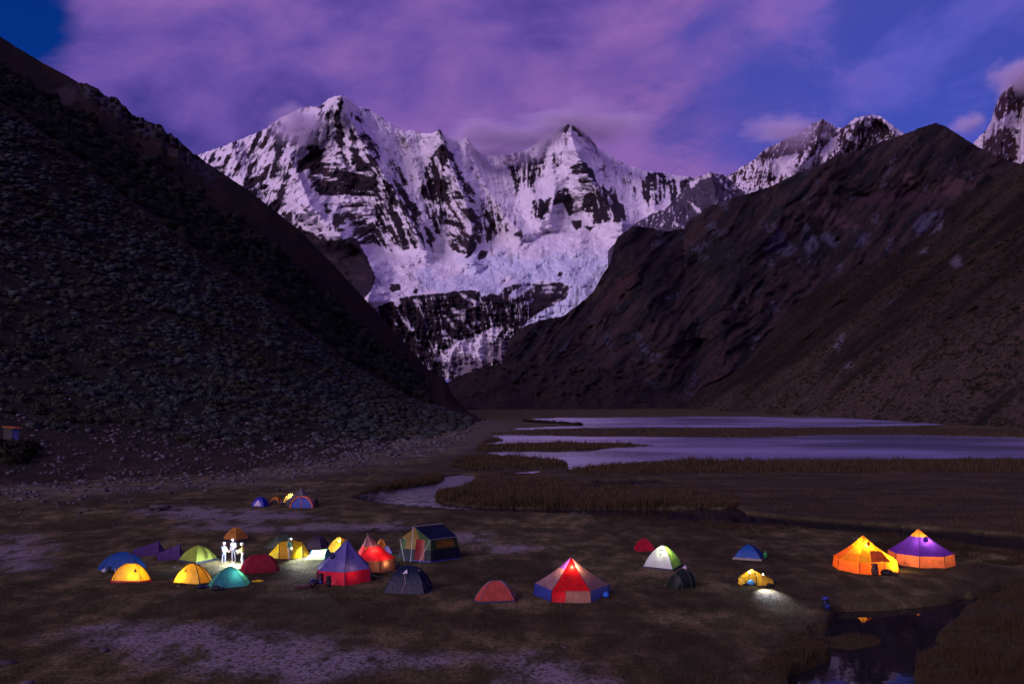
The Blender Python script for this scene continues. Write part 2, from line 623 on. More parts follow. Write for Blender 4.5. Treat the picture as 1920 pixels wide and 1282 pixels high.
def m_stream(t, bs):
    geo = t.n('ShaderNodeNewGeometry').outputs['Position']
    t.put(bs, 'Base Color', (0.010, 0.010, 0.012, 1))
    bs.inputs['IOR'].default_value = 1.33
    bs.inputs['Specular IOR Level'].default_value = 0.5
    w1 = t.noise(geo, 0.8, 3, 0.5)
    bump(t, bs, w1, 0.03, 0.15)


M_LAKE = principled('ruffled_water', m_lake, 0.32, 0.5)
def m_brook(t, bs):
    # still under the bank, ruffled where the wind reaches it
    geo = t.n('ShaderNodeNewGeometry').outputs['Position']
    t.put(bs, 'Base Color', (0.008, 0.009, 0.014, 1))
    sp = t.n('ShaderNodeSeparateXYZ')
    t.put(sp, 0, geo)
    k = t.math('ADD', sp.outputs[1], t.math('MULTIPLY', t.math('SUBTRACT', t.noise(geo, 0.10, 4, 0.6), 0.5), 34.0))
    k = t.math('ADD', k, t.math('MULTIPLY', sp.outputs[0], 0.35))
    t.put(bs, 'Roughness', t.mrange(k, 100, 120, 0.05, 0.30))
    bs.inputs['Specular IOR Level'].default_value = 0.9
    bump(t, bs, t.noise(t.mapping(geo, (1, 0.4, 1)), 1.2, 4, 0.6), 0.22, 0.3)


M_BROOK = principled('brook_water', m_brook, 0.2, 0.5)
M_STREAM = principled('still_water', m_stream, 0.03, 0.5)


def sheet(name, x0, x1, y0, y1, mat):
    me_ = mesh_np(name, [(x0, y0, WZ), (x1, y0, WZ), (x1, y1, WZ), (x0, y1, WZ)], [(0, 1, 2, 3)])
    link(name, me_, mat, kind='structure')


sheet('lake', -140, 900, 149, 1000, M_LAKE)
sheet('stream', -120, -4.0, 96, 148.95, M_BROOK)
sheet('brook', -3.95, 320, 66, 148.95, M_STREAM)
WZ_POOL = -0.66
me_ = mesh_np('pool', [(-20, 25, WZ_POOL), (200, 25, WZ_POOL), (200, 65.9, WZ_POOL), (-20, 65.9, WZ_POOL)], [(0, 1, 2, 3)])
link('pool', me_, M_STREAM, kind='structure')

# ------------------------------------------------------------------ mountains
def K(pts, d):
    return curve(pts), (curve(d) if isinstance(d, list) else (lambda x, d=d: np.full(np.shape(x), float(d))))


def cr(o, pts, s=3.2):
    return [(o[0] + x / s, o[1] + y / s) for x, y in pts]


def quantile(a):
    """spread values evenly over 0..1"""
    r = np.empty(len(a))
    r[np.argsort(a)] = np.linspace(0, 1, len(a))
    return r


# ---- the snow massif
RIDGE = [(300, 330), (340, 305), (372, 290), (404, 279), (435, 268), (469, 254), (500, 241), (525, 222), (547, 211), (579, 199), (600, 200), (610, 191), (618, 184), (628, 181), (638, 179), (648, 182), (654, 185), (672, 200), (691, 205), (719, 222), (738, 235), (757, 246), (769, 244), (780, 247), (797, 250), (810, 250), (818, 246), (824, 243), (830, 250), (838, 257), (850, 261), (860, 263), (867, 262), (874, 255), (880, 262), (885, 269), (897, 285), (915, 292), (943, 291), (974, 286), (1002, 272), (1024, 256), (1043, 247), (1055, 238), (1065, 233), (1077, 236), (1092, 246), (1105, 256), (1121, 278), (1152, 297), (1177, 309), (1215, 322), (1240, 322), (1277, 330), (1309, 333), (1350, 340), (1480, 345)]
C2 = [(300, 490), (600, 478), (674, 464), (743, 478), (800, 468), (870, 482), (900, 462), (960, 440), (1000, 415), (1100, 412), (1180, 410), (1215, 392), (1260, 380), (1320, 368), (1480, 365)]
C1 = [(300, 610), (600, 592), (699, 572), (743, 561), (790, 552), (852, 546), (900, 550), (937, 554), (965, 558), (1000, 574), (1070, 556), (1150, 560), (1480, 560)]
C0 = [(300, 735), (700, 715), (860, 712), (940, 706), (1000, 690), (1200, 680), (1480, 670)]
FACE_D = [(300, 5300), (480, 5150), (560, 4950), (638, 4650), (700, 4800), (760, 4950), (824, 4850), (900, 5200), (1000, 5350), (1065, 5150), (1150, 5300), (1300, 5500), (1480, 5500)]
RIBS = [  # arêtes and buttress crests, (line, half width, push towards the valley in metres)
    ([(638, 180), (602, 212), (585, 245), (560, 275), (543, 290), (560, 330), (580, 380), (620, 430), (650, 455)], 46, 300),
    ([(638, 180), (668, 250), (700, 300), (735, 350), (765, 410), (790, 460)], 44, 300),
    ([(824, 244), (830, 270), (845, 310), (870, 370), (885, 430), (875, 480)], 44, 420),
    ([(874, 256), (900, 330), (935, 390), (975, 440)], 34, 260),
    ([(500, 241), (520, 290), (545, 340), (560, 400)], 34, 160),
    ([(435, 268), (450, 330), (480, 400)], 28, 120),
    ([(1065, 234), (1075, 270), (1088, 300), (1115, 350), (1150, 400), (1165, 418)], 50, 480),
    ([(1024, 256), (1035, 300), (1040, 360), (1030, 410)], 30, 200),
    ([(974, 286), (990, 330), (1005, 380), (1010, 412)], 30, 200),
    ([(1235, 322), (1230, 360), (1225, 390)], 24, 160),
    ([(757, 246), (775, 300), (790, 350)], 22, 110),
    ([(640, 440), (675, 470), (700, 520), (690, 560)], 40, 330),
]


FALL = curve([(340, -0.5), (560, -0.35), (600, -0.15), (638, 0.1), (700, 0.45), (790, 0.45), (830, 0.35), (900, 0.45), (960, 0.2), (1010, -0.1), (1060, 0.0), (1110, 0.35), (1180, 0.2), (1250, 0.05), (1440, 0.1)])


def across(px, py):
    """coordinate across the fall line: flutes and couloirs splay out from the summits"""
    return px - FALL(px) * (py - 200)


def massif_disp(px, py, v, d):
    X, Y, Z = W(px, py, d)
    out = np.zeros(px.shape)
    face = sstep(1.9, 2.25, v) * (1 - sstep(2.96, 3.02, v) * 0.6)
    for line, w_, amp in RIBS:
        wob = (fbm(px / 30, py / 30, octv=3, seed=40) - 0.5) * 16
        dd = line_dist(px, py, line) + wob
        out -= amp * np.clip(1 - dd / w_, 0, 1) ** 1.3 * np.where(v < 3.0, 1, 0.0)
    relief = ridged(X / 420, Y / 900, Z / 620, octv=5, seed=51) - 0.6
    flute = ridged(across(px, py) / 9 + (fbm(px / 40, py / 40, octv=3, seed=52) - 0.5) * 4, py / 70, octv=3, seed=53) - 0.5
    rough = fbm(X / 60, Y / 60, Z / 60, octv=4, seed=54) - 0.5
    fl2 = ridged(across(px, py) / 4.6, py / 60, octv=2, seed=59) - 0.5
    out += face * (relief * -300 + flute * -60 + rough * -40 + fl2 * -34 * sstep(2.35, 2.8, v))
    glac = sstep(0.98, 1.06, v) * (1 - sstep(1.85, 2.0, v))
    ser = ridged(px / 6, py / 4.5, octv=4, seed=55) - 0.55
    out += glac * ((fbm(px / 40, py / 22, octv=3, seed=56) - 0.5) * -260 + ser * -45)
    cliff = 1 - sstep(0.9, 1.02, v)
    out += cliff * ((ridged(px / 22, py / 60, octv=4, seed=57) - 0.6) * -130 + (fbm(px / 14, py / 5, octv=4, seed=58) - 0.5) * -70)
    return np.where(v > 3.02, 0, out) / d


def massif_jag(px, py, v):
    k = np.exp(-((v - 3.0) / 0.10) ** 2)
    return k * ((fbm(px / 5, 0 * px, octv=3, seed=60) - 0.5) * 7)


ms = Loft(np.linspace(330, 1440, 740),
          [K(C0, [(300, 2500), (1480, 2600)]), K(C1, [(300, 2850), (1480, 2950)]), K(C2, [(300, 4050), (700, 3950), (1000, 4200), (1480, 4400)]),
           K(RIDGE, FACE_D), K([(300, 420), (1480, 430)], 6900)],
          [84, 84, 205, 10], massif_disp, massif_jag)

G_ = [(674, 457), (695, 460), (715, 463), (730, 470), (743, 478), (757, 470), (771, 465), (790, 466), (809, 464), (818, 448), (830, 462), (852, 476), (877, 486), (890, 470), (896, 460), (920, 452), (940, 448), (952, 432), (965, 442), (978, 448), (982, 430), (974, 405), (995, 410), (1015, 415), (1030, 408), (1035, 385), (1055, 380), (1068, 405), (1082, 398), (1095, 395), (1110, 420), (1140, 418), (1174, 415), (1190, 400), (1180, 375), (1165, 352), (1182, 356), (1200, 368), (1215, 388), (1240, 385), (1300, 380), (1300, 420), (1190, 430), (1180, 470), (1160, 540), (1120, 600), (1052, 620), (984, 632), (960, 640), (984, 608), (1000, 593), (1030, 576), (1062, 560), (1071, 537), (1050, 529), (1010, 533), (985, 548), (965, 561), (955, 553), (980, 535), (972, 531), (945, 540), (937, 555), (920, 550), (902, 557), (899, 546), (880, 544), (852, 546), (820, 550), (790, 553), (765, 556), (743, 562), (720, 570), (699, 578), (680, 562), (696, 545), (704, 520), (693, 492)]
o1, o2, o3 = (360, 160), (840, 200), (640, 420)
ROCK = [
    (cr(o1, [(790, 120), (740, 230), (700, 330), (690, 420), (640, 480), (600, 560), (700, 640), (760, 700), (820, 860), (900, 960), (1010, 960), (1140, 950), (1220, 1010), (1310, 980), (1440, 970), (1440, 880), (1380, 780), (1330, 640), (1260, 540), (1140, 400), (1060, 300), (960, 230), (880, 170)]), .56),
    (cr(o1, [(700, 340), (860, 330), (1000, 420), (1100, 500), (1250, 540), (1300, 690), (1370, 770), (1440, 900), (1440, 970), (1310, 985), (1210, 1005), (1130, 950), (1000, 900), (900, 700), (780, 640), (720, 560)]), .70),
    (cr(o1, [(1100, 530), (1250, 540), (1300, 690), (1260, 800), (1120, 820), (1080, 640)]), .86),
    (cr(o1, [(1040, 310), (1090, 320), (1130, 430), (1060, 380)]), 1.0),
    (cr(o1, [(1500, 350), (1560, 420), (1620, 520), (1680, 620), (1740, 720), (1800, 790), (1860, 880), (1790, 920), (1730, 910), (1720, 960), (1620, 1020), (1560, 980), (1480, 900), (1440, 860), (1400, 760), (1370, 620), (1400, 500), (1450, 400)]), .80),
    (cr(o1, [(1640, 320), (1680, 340), (1670, 380), (1630, 350)]), .8),
    (cr(o1, [(1680, 430), (1760, 540), (1810, 620), (1760, 640), (1700, 540)]), .72),
    (cr(o1, [(1830, 680), (1920, 760), (1920, 900), (1860, 870), (1800, 760)]), .55),
    (cr(o1, [(480, 480), (600, 470), (600, 560), (540, 620), (640, 700), (760, 820), (800, 930), (720, 930), (560, 800), (470, 700), (420, 640), (380, 560)]), .72),
    (cr(o1, [(200, 440), (330, 400), (430, 290), (560, 280), (620, 340), (560, 400), (480, 440), (400, 500), (320, 560), (260, 580), (180, 500)]), .50),
    (cr(o1, [(480, 280), (600, 300), (650, 320), (560, 390), (500, 380)]), .92),
    (cr(o1, [(800, 930), (980, 920), (1040, 1020), (1100, 1150), (1060, 1250), (990, 1300), (700, 1100), (640, 930)]), 1.2),
    (cr(o1, [(500, 700), (700, 900), (800, 940), (700, 1020), (500, 850), (420, 700)]), .92),
    (cr(o1, [(880, 80), (910, 90), (905, 150), (880, 140)]), .9),
    (cr(o1, [(785, 120), (800, 160), (770, 190), (760, 170)]), .95),
    (cr(o1, [(960, 165), (1010, 190), (1030, 230), (970, 200)]), .95),
    (cr(o2, [(330, 290), (430, 275), (560, 310), (590, 300), (540, 420), (500, 480), (420, 470), (380, 400)]), .64),
    (cr(o2, [(590, 180), (640, 200), (640, 260), (590, 240)]), .75),
    (cr(o2, [(640, 150), (720, 95), (760, 105), (800, 140), (860, 170), (890, 240), (830, 210), (770, 155), (700, 155)]), .88),
    (cr(o2, [(730, 380), (790, 305), (850, 360), (920, 470), (1000, 540), (1080, 640), (1090, 690), (1000, 700), (900, 700), (850, 650), (800, 600), (830, 520), (760, 420)]), .84),
    (cr(o2, [(640, 520), (720, 470), (740, 560), (740, 660), (700, 650), (630, 580)]), .85),
    (cr(o2, [(510, 560), (620, 560), (620, 640), (570, 690), (490, 640)]), .85),
    (cr(o2, [(740, 690), (800, 680), (800, 720), (770, 740)]), 1.1),
    (cr(o2, [(820, 720), (880, 715), (850, 750)]), 1.1),
    (cr(o2, [(320, 500), (350, 520), (360, 570), (330, 530)]), .85),
    (cr(o2, [(1130, 490), (1200, 400), (1290, 390), (1330, 430), (1440, 450), (1400, 520), (1320, 590), (1230, 610), (1190, 560)]), .60),
    (cr(o2, [(0, 560), (100, 590), (200, 700), (330, 760), (260, 790), (170, 880), (100, 890), (0, 850)]), .8),
    (cr(o3, [(812, 190), (840, 155), (880, 165), (870, 200), (825, 222)]), 1.3),
    (cr(o3, [(1295, 310), (1310, 290), (1332, 290), (1315, 315)]), 1.3),
    (cr(o3, [(288, 385), (310, 358), (350, 362), (355, 395), (305, 408)]), 1.3),
    (cr(o3, [(428, 410), (440, 392), (462, 392), (452, 422)]), 1.3),
    (cr(o3, [(1000, 335), (1020, 285), (1040, 280), (1020, 320)]), .7),
]
ROCK.insert(0, (cr(o1, [(40, 420), (240, 350), (450, 265), (530, 210), (640, 330), (620, 480), (600, 700), (700, 900), (400, 760), (200, 560)]), .42))
SNOW = [
    cr(o1, [(880, 60), (800, 110), (760, 200), (660, 340), (560, 400), (600, 430), (660, 370), (720, 330), (760, 250), (800, 180)]),
    cr(o1, [(620, 530), (700, 500), (690, 640), (640, 620)]),
    cr(o1, [(690, 650), (760, 640), (800, 740), (780, 800), (740, 760)]),
    cr(o1, [(600, 650), (700, 780), (770, 840), (740, 850), (640, 780), (570, 700)]),
    cr(o1, [(790, 850), (830, 900), (910, 935), (830, 930), (780, 900)]),
    cr(o1, [(1060, 300), (1000, 180), (1060, 150), (1270, 280), (1480, 280), (1500, 350), (1450, 400), (1390, 500), (1370, 620), (1400, 760), (1440, 870), (1400, 850), (1340, 640), (1290, 560), (1200, 420)]),
    cr(o1, [(1520, 330), (1600, 330), (1700, 420), (1760, 400), (1920, 520), (1920, 760), (1760, 640), (1640, 480)]),
    cr(o1, [(1580, 680), (1700, 715), (1770, 770), (1690, 745)]),
    cr(o1, [(470, 560), (520, 600), (560, 560), (580, 570), (520, 620), (470, 600)]),
    cr(o3, [(550, 825), (620, 760), (720, 700), (830, 660), (930, 615), (955, 635), (935, 680), (890, 700), (885, 750), (855, 820), (785, 805), (820, 735), (760, 760), (700, 785), (640, 825)]),
    cr(o3, [(960, 672), (1020, 622), (1040, 640), (1000, 662)]),
    cr(o3, [(1100, 600), (1200, 560), (1300, 540), (1320, 570), (1190, 580), (1090, 620)]),
    cr(o2, [(430, 655), (560, 700), (720, 690), (780, 745), (600, 760), (450, 740)]),
]
GRAVEL = cr(o3, [(600, 825), (700, 790), (860, 770), (940, 690), (1010, 680), (1020, 820), (880, 835), (840, 860), (720, 925), (640, 880)])


def massif_paint(L):
    px, py, v = L.PX.ravel(), L.PY.ravel(), L.V.ravel()
    X, Y, Z = L.X.ravel(), L.Y.ravel(), L.Z.ravel()
    wob1 = (fbm(px / 9, py / 9, octv=4, seed=70) - 0.5) * 12
    wob2 = (fbm(px / 9 + 40, py / 9, octv=4, seed=71) - 0.5) * 12
    qx, qy = px + wob1, py + wob2
    dens = np.where(v < 2.0, 0.97, 0.13)
    # bare rib crests shed snow, gullies hold it
    for pts, k in ROCK:
        sd = poly_sd(qx, qy, pts)
        dens = dens + (k - dens) * sstep(-4, 4, sd) * (1 if k > 0.3 else 1)
    for pts in SNOW:
        sd = poly_sd(qx, qy, pts)
        dens = dens * (1 - sstep(-2.5, 3, sd) * 0.97)
    gx, gy = px + wob1 * 0.35, py + wob2 * 0.35
    gl = sstep(-1.2, 1.2, poly_sd(gx, gy, G_))
    isl = np.zeros(px.shape)
    for pts, k in ROCK:
        if k > 1.05:
            isl = np.maximum(isl, sstep(-1.5, 1.5, poly_sd(gx, gy, pts)))
    dens = dens * (1 - gl)
    dens = np.maximum(dens, isl * 1.2)
    # streaks running down the fall line plus ledges
    ac = across(px, py) + wob1 * 0.6
    st = 0.62 * ridged(ac / 17, py / 75, octv=5, gain=0.6, seed=72) + 0.38 * fbm(ac / 11, py / 16, octv=5, gain=0.62, seed=73)
    ledge = fbm(px / 34, (py + px * 0.22) / 6.5, octv=4, seed=74)
    st = st * 0.85 + ledge * 0.15
    st = quantile(st)
    # snow wherever the streak value exceeds the rock density
    snow = sstep(-0.13, 0.13, st - dens * 0.93 - 0.01)
    snow = np.where(dens > 1.0, 0, snow)
    sn_col = np.array([0.76, 0.74, 0.80])
    ice = np.array([0.58, 0.68, 0.84])
    n1 = fbm(px / 5, py / 3.5, octv=4, seed=75)
    n2 = fbm(px / 60, py / 40, octv=3, seed=76)
    lowg = gl * sstep(455, 500, py)
    ice_k = np.clip(lowg * (0.25 + 1.7 * (n1 - 0.35)) + lowg * 0.25, 0, 1) * sstep(0.3, 0.6, n2 + (px - 900) / 900)
    dirt = gl * sstep(0.56, 0.70, fbm(px / 4, py / 4, octv=4, seed=77)) * 0.42 * sstep(465, 520, py)
    colr = sn_col[None] * (1 - ice_k[:, None]) + ice[None] * ice_k[:, None]
    colr = colr * (1 - dirt[:, None]) + np.array([0.26, 0.22, 0.24])[None] * dirt[:, None]
    r1 = fbm(px / 16, py / 10, octv=4, seed=78)[:, None]
    r2 = fbm(px / 3, py / 2.5, octv=3, seed=79)[:, None]
    rock = np.array([0.020, 0.015, 0.022])[None] * (0.5 + 1.1 * r2) + np.array([0.030, 0.014, 0.014])[None] * sstep(0.5, 0.75, r1)
    low = sstep(0.3, -0.3, v - 1.2)[:, None]
    rock = rock * (1 - 0.25 * low)
    gr = sstep(-2, 3, poly_sd(qx, qy, GRAVEL))
    rock = rock * (1 - gr[:, None]) + (np.array([0.21, 0.18, 0.22])[None] * (0.5 + r2)) * gr[:, None]
    return colr * snow[:, None] + rock * (1 - snow[:, None])


me = ms.mesh('snow_massif')
add_attr(me, 'tint', massif_paint(ms))


def m_tint(scale, strength, dist, var=0.35):
    def b(t, bs):
        geo = t.n('ShaderNodeNewGeometry').outputs['Position']
        nz = t.math('ADD', t.math('MULTIPLY', t.noise(geo, scale, 6, 0.7), 0.5), t.math('MULTIPLY', t.noise(t.mapping(geo, (1, 1, 2.2)), scale * 4.3, 5, 0.7), 0.5))
        c = t.mix(1.0, attr_node(t, 'tint', 'Color'), t.mix(t.mrange(nz, 0.34, 0.66, smooth=False), (1 - var,) * 3 + (1,), (1 + var * 0.6,) * 3 + (1,)))
        c.node.blend_type = 'MULTIPLY'
        t.put(bs, 'Base Color', c)
        bump(t, bs, nz, strength, dist)
    return b


M_MASSIF = principled('snow_and_rock', m_tint(0.03, 0.6, 18.0, 0.22), 0.8, 0.1)
link('snow_massif', me, M_MASSIF, kind='structure')

# ---- far peaks to the right of the massif
R4 = [(1290, 350), (1340, 338), (1367, 328), (1386, 316), (1414, 300), (1426, 287), (1440, 276), (1457, 270), (1490, 251), (1505, 243), (1520, 234), (1534, 228), (1543, 223), (1556, 232), (1570, 240), (1582, 240), (1595, 228), (1604, 222), (1614, 219), (1632, 215), (1642, 216), (1651, 218), (1664, 228), (1680, 240), (1695, 250), (1740, 275), (1800, 300)]


def alp_disp(ribs, seed, a=1.0):
    def f(px, py, v, d):
        X, Y, Z = W(px, py, d)
        out = np.zeros(px.shape)
        for line, w_, amp in ribs:
            dd = line_dist(px, py, line) + (fbm(px / 14, py / 14, octv=3, seed=seed) - 0.5) * 9
            out -= amp * np.clip(1 - dd / w_, 0, 1)
        out -= a * 220 * (ridged(X / 330, Y / 600, Z / 420, octv=5, seed=seed + 1) - 0.6)
        out -= a * 70 * (ridged(px / 7, py / 50, octv=3, seed=seed + 2) - 0.5)
        return np.where(v > 1.02, 0, out) / d
    return f


def alp_jag(seed, a, top=1.0):
    def f(px, py, v):
        return np.exp(-((v - top) / 0.1) ** 2) * a * ((fbm(px / 6, 0 * px, octv=3, seed=seed) - 0.5) * 2)
    return f


def alp_paint(L, dens0, rock, snow, rc=(0.050, 0.030, 0.040), seed=90):
    px, py = L.PX.ravel(), L.PY.ravel()
    dens = np.full(px.shape, dens0)
    qx = px + (fbm(px / 8, py / 8, octv=3, seed=seed) - 0.5) * 8
    qy = py + (fbm(px / 8, py / 8, octv=3, seed=seed + 1) - 0.5) * 8
    for pts, k in rock:
        dens = dens + (k - dens) * sstep(-3, 3, poly_sd(qx, qy, pts))
    for pts in snow:
        dens = dens * (1 - 0.95 * sstep(-2, 2, poly_sd(qx, qy, pts)))
    st = 0.6 * ridged(px / 9 + py / 50, py / 30, octv=5, gain=0.62, seed=seed + 2) + 0.4 * fbm(px / 5, py / 4, octv=5, gain=0.6, seed=seed + 3)
    st = quantile(st)
    s = sstep(-0.07, 0.07, st - dens)[:, None]
    r2 = fbm(px / 4, py / 3, octv=4, seed=seed + 4)[:, None]
    return np.array([0.70, 0.66, 0.75])[None] * s + np.array(rc)[None] * (0.4 + 1.2 * r2) * (1 - s)


o4 = (1320, 100)
fp = Loft(np.linspace(1290, 1800, 330),
          [K([(1290, 520), (1800, 480)], 4300), K(R4, [(1290, 5200), (1543, 4950), (1582, 5200), (1632, 4950), (1800, 5300)]), K([(1290, 450), (1800, 450)], 6500)],
          [120, 6], alp_disp([([(1543, 224), (1530, 270), (1500, 310)], 26, 250), ([(1620, 218), (1590, 260), (1560, 300)], 26, 300), ([(1660, 226), (1680, 260)], 20, 150), ([(1430, 285), (1440, 320)], 20, 150)], 100), alp_jag(101, 3.0))
me = fp.mesh('snow_peaks')
add_attr(me, 'tint', alp_paint(fp, 0.50, [
    (cr(o4, [(300, 640), (440, 545), (620, 440), (715, 400), (800, 460), (740, 540), (640, 600), (560, 600), (420, 640)]), .86),
    (cr(o4, [(840, 460), (880, 415), (940, 390), (1000, 380), (1060, 390), (1110, 460), (1150, 500), (1000, 580), (850, 590), (800, 600), (820, 520)]), .82),
    (cr(o4, [(60, 760), (200, 700), (300, 650), (430, 740), (350, 800), (200, 800)]), .55)],
    [cr(o4, [(400, 640), (560, 600), (520, 720), (420, 730)]), cr(o4, [(720, 560), (800, 490), (830, 470), (760, 600), (720, 660), (660, 660)]), cr(o4, [(610, 690), (650, 610), (670, 610), (630, 700)]),
     cr(o4, [(860, 480), (930, 500), (920, 525), (860, 520)]), cr(o4, [(960, 410), (1000, 400), (1000, 440), (955, 440)]), cr(o4, [(1060, 380), (1110, 420), (1210, 480), (1180, 500), (1130, 460), (1080, 420)]),
     cr(o4, [(880, 410), (940, 376), (1060, 376), (1070, 390), (950, 390), (890, 420)])]))
link('snow_peaks', me, principled('far_snow_and_rock', m_tint(0.03, 0.6, 18.0, 0.22), 0.8, 0.1), kind='structure')

R5 = [(1770, 330), (1810, 290), (1828, 265), (1839, 253), (1848, 246), (1858, 228), (1864, 206), (1870, 190), (1876, 178), (1884, 170), (1892, 165), (1902, 156), (1914, 140), (1922, 128), (1960, 90), (2010, 60), (2080, 110), (2160, 180)]
fr = Loft(np.linspace(1780, 2160, 240),
          [K([(1770, 420), (2160, 420)], 3300), K(R5, 4100), K([(1770, 400), (2160, 400)], 5600)],
          [130, 6], alp_disp([([(1892, 166), (1880, 240), (1870, 290)], 30, 320), ([(1990, 70), (1960, 200), (1940, 300)], 50, 300)], 120), alp_jag(121, 4.0))
me = fr.mesh('snow_peak')
add_attr(me, 'tint', alp_paint(fr, 0.12, [
    (cr(o4, [(1740, 340), (1780, 240), (1900, 120), (2000, 60), (2200, -100), (2300, 100), (2000, 300), (1840, 360), (1760, 410)]), 0.92),
    (cr(o4, [(1690, 520), (1740, 500), (1800, 430), (1860, 480), (1890, 560), (1880, 640), (1700, 700), (1640, 600)]), 0.95)],
    [cr(o4, [(1830, 445), (1920, 440), (2000, 420), (2000, 600), (1900, 600), (1890, 520)])], rc=(0.055, 0.028, 0.036), seed=130))
link('snow_peak', me, principled('side_snow_and_rock', m_tint(0.03, 0.6, 18.0, 0.22), 0.8, 0.1), kind='structure')

# ---- grey ridge standing between the glacier and the brown mountain
R3 = [(1140, 470), (1175, 432), (1190, 420), (1215, 405), (1235, 394), (1252, 387), (1270, 368), (1290, 344), (1310, 332), (1330, 323), (1340, 325), (1356, 328), (1370, 338), (1384, 352), (1440, 385), (1500, 400)]
gr = Loft(np.linspace(1140, 1500, 260),
          [K([(1140, 520), (1500, 520)], 2750), K(R3, 3300), K([(1140, 520), (1500, 480)], 4000)], [110, 6],
          alp_disp([([(1330, 323), (1345, 370), (1350, 430)], 30, 160), ([(1252, 387), (1270, 420), (1300, 450)], 26, 130)], 140, 0.6), alp_jag(141, 2.5))
me = gr.mesh('grey_ridge')
add_attr(me, 'tint', alp_paint(gr, 0.90, [(cr(o2, [(1440, 470), (1570, 410), (1700, 520), (1560, 620), (1350, 640)]), 1.02)],
                               [cr(o2, [(1440, 465), (1500, 430), (1570, 392), (1590, 405), (1510, 450), (1460, 490)]), cr(o2, [(1200, 655), (1240, 620), (1320, 598), (1300, 615), (1240, 640)]),
                                cr(o2, [(1450, 570), (1490, 600), (1522, 630), (1510, 645), (1470, 610)]), cr(o2, [(1340, 690), (1400, 710), (1415, 735), (1370, 715)]),
                                cr(o2, [(1590, 400), (1640, 440), (1700, 500), (1660, 480)])], rc=(0.065, 0.055, 0.085), seed=145))
link('grey_ridge', me, principled('grey_slabs', m_tint(0.05, 0.7, 9.0, 0.3), 0.85, 0.1), kind='structure')


# ---- brown mountain on the right
R1 = [(925, 712), (940, 694), (948, 660), (956, 634), (984, 611), (1015, 599), (1052, 594), (1080, 575), (1112, 548), (1130, 515), (1146, 490), (1150, 462), (1159, 444), (1187, 424), (1215, 426), (1250, 434), (1283, 428), (1290, 414), (1312, 403), (1320, 390), (1350, 380), (1382, 369), (1445, 350), (1495, 325), (1539, 309), (1570, 290), (1617, 281), (1664, 262), (1692, 253), (1723, 241), (1754, 231), (1773, 237), (1798, 253), (1832, 275), (1870, 294), (1920, 310), (2100, 380), (2500, 420)]
R1F = [(925, 752), (1000, 762), (1240, 766), (1400, 772), (2500, 775)]
R1D = [(925, 1650), (1050, 1900), (1150, 2200), (1320, 2450), (1570, 2650), (1754, 2700), (1920, 2500), (2500, 2300)]


def brown_disp(px, py, v, d):
    X, Y, Z = W(px, py, d)
    on = np.clip(v * 4, 0, 1) * np.where(v > 1.02, 0, 1)
    u = px + 0.85 * (py - 500) + (fbm(px / 70, py / 70, octv=3, seed=149) - 0.5) * 70
    a = ridged(u / 90, py / 190, octv=5, seed=150) - 0.6
    b = ridged(u / 26, py / 70, octv=4, seed=151) - 0.55
    cwm = np.exp(-(((px - 1680) / 110) ** 2 + ((py - 372) / 26) ** 2))
    s1 = np.exp(-(line_dist(px, py, [(1560, 300), (1480, 400), (1400, 470), (1330, 600)]) / 45) ** 2)
    s2 = np.exp(-(line_dist(px, py, [(1160, 450), (1230, 560), (1260, 680)]) / 45) ** 2)
    gul = np.exp(-(line_dist(px, py, [(1280, 440), (1330, 540), (1300, 680)]) / 30) ** 2)
    rough = fbm(X / 40, Y / 40, Z / 40, octv=4, seed=152) - 0.5
    return on * (-150 * a - 34 * b + 70 * cwm - 110 * s1 - 90 * s2 + 60 * gul - 36 * rough) / d


def slope_tint(L, base, alt, slab, seed, slab_k=0.64, streak=(1.0, 0.6), lat=22.0, sh=0.10):
    px, py = L.PX.ravel(), L.PY.ravel()
    X, Y, Z = L.X.ravel(), L.Y.ravel(), L.Z.ravel()
    n1 = fbm((px + 0.85 * py) / lat, (py - 0.5 * px) / 110, octv=5, gain=0.6, seed=seed)[:, None]
    n2 = fbm(X / 9, Y / 9, Z / 9, octv=4, gain=0.6, seed=seed + 1)[:, None]
    n3 = fbm(px / 34, py / 34, octv=5, gain=0.6, seed=seed + 2)[:, None]
    c = np.array(base)[None] * (1 - sstep(0.42, 0.62, n1)) + np.array(alt)[None] * sstep(0.42, 0.62, n1)
    c = c * (0.2 + 1.6 * n2)
    k = sstep(slab_k, slab_k + 0.07, n3) * sstep(0.42, 0.58, n2)
    return c * (1 - k) + np.array(slab)[None] * k


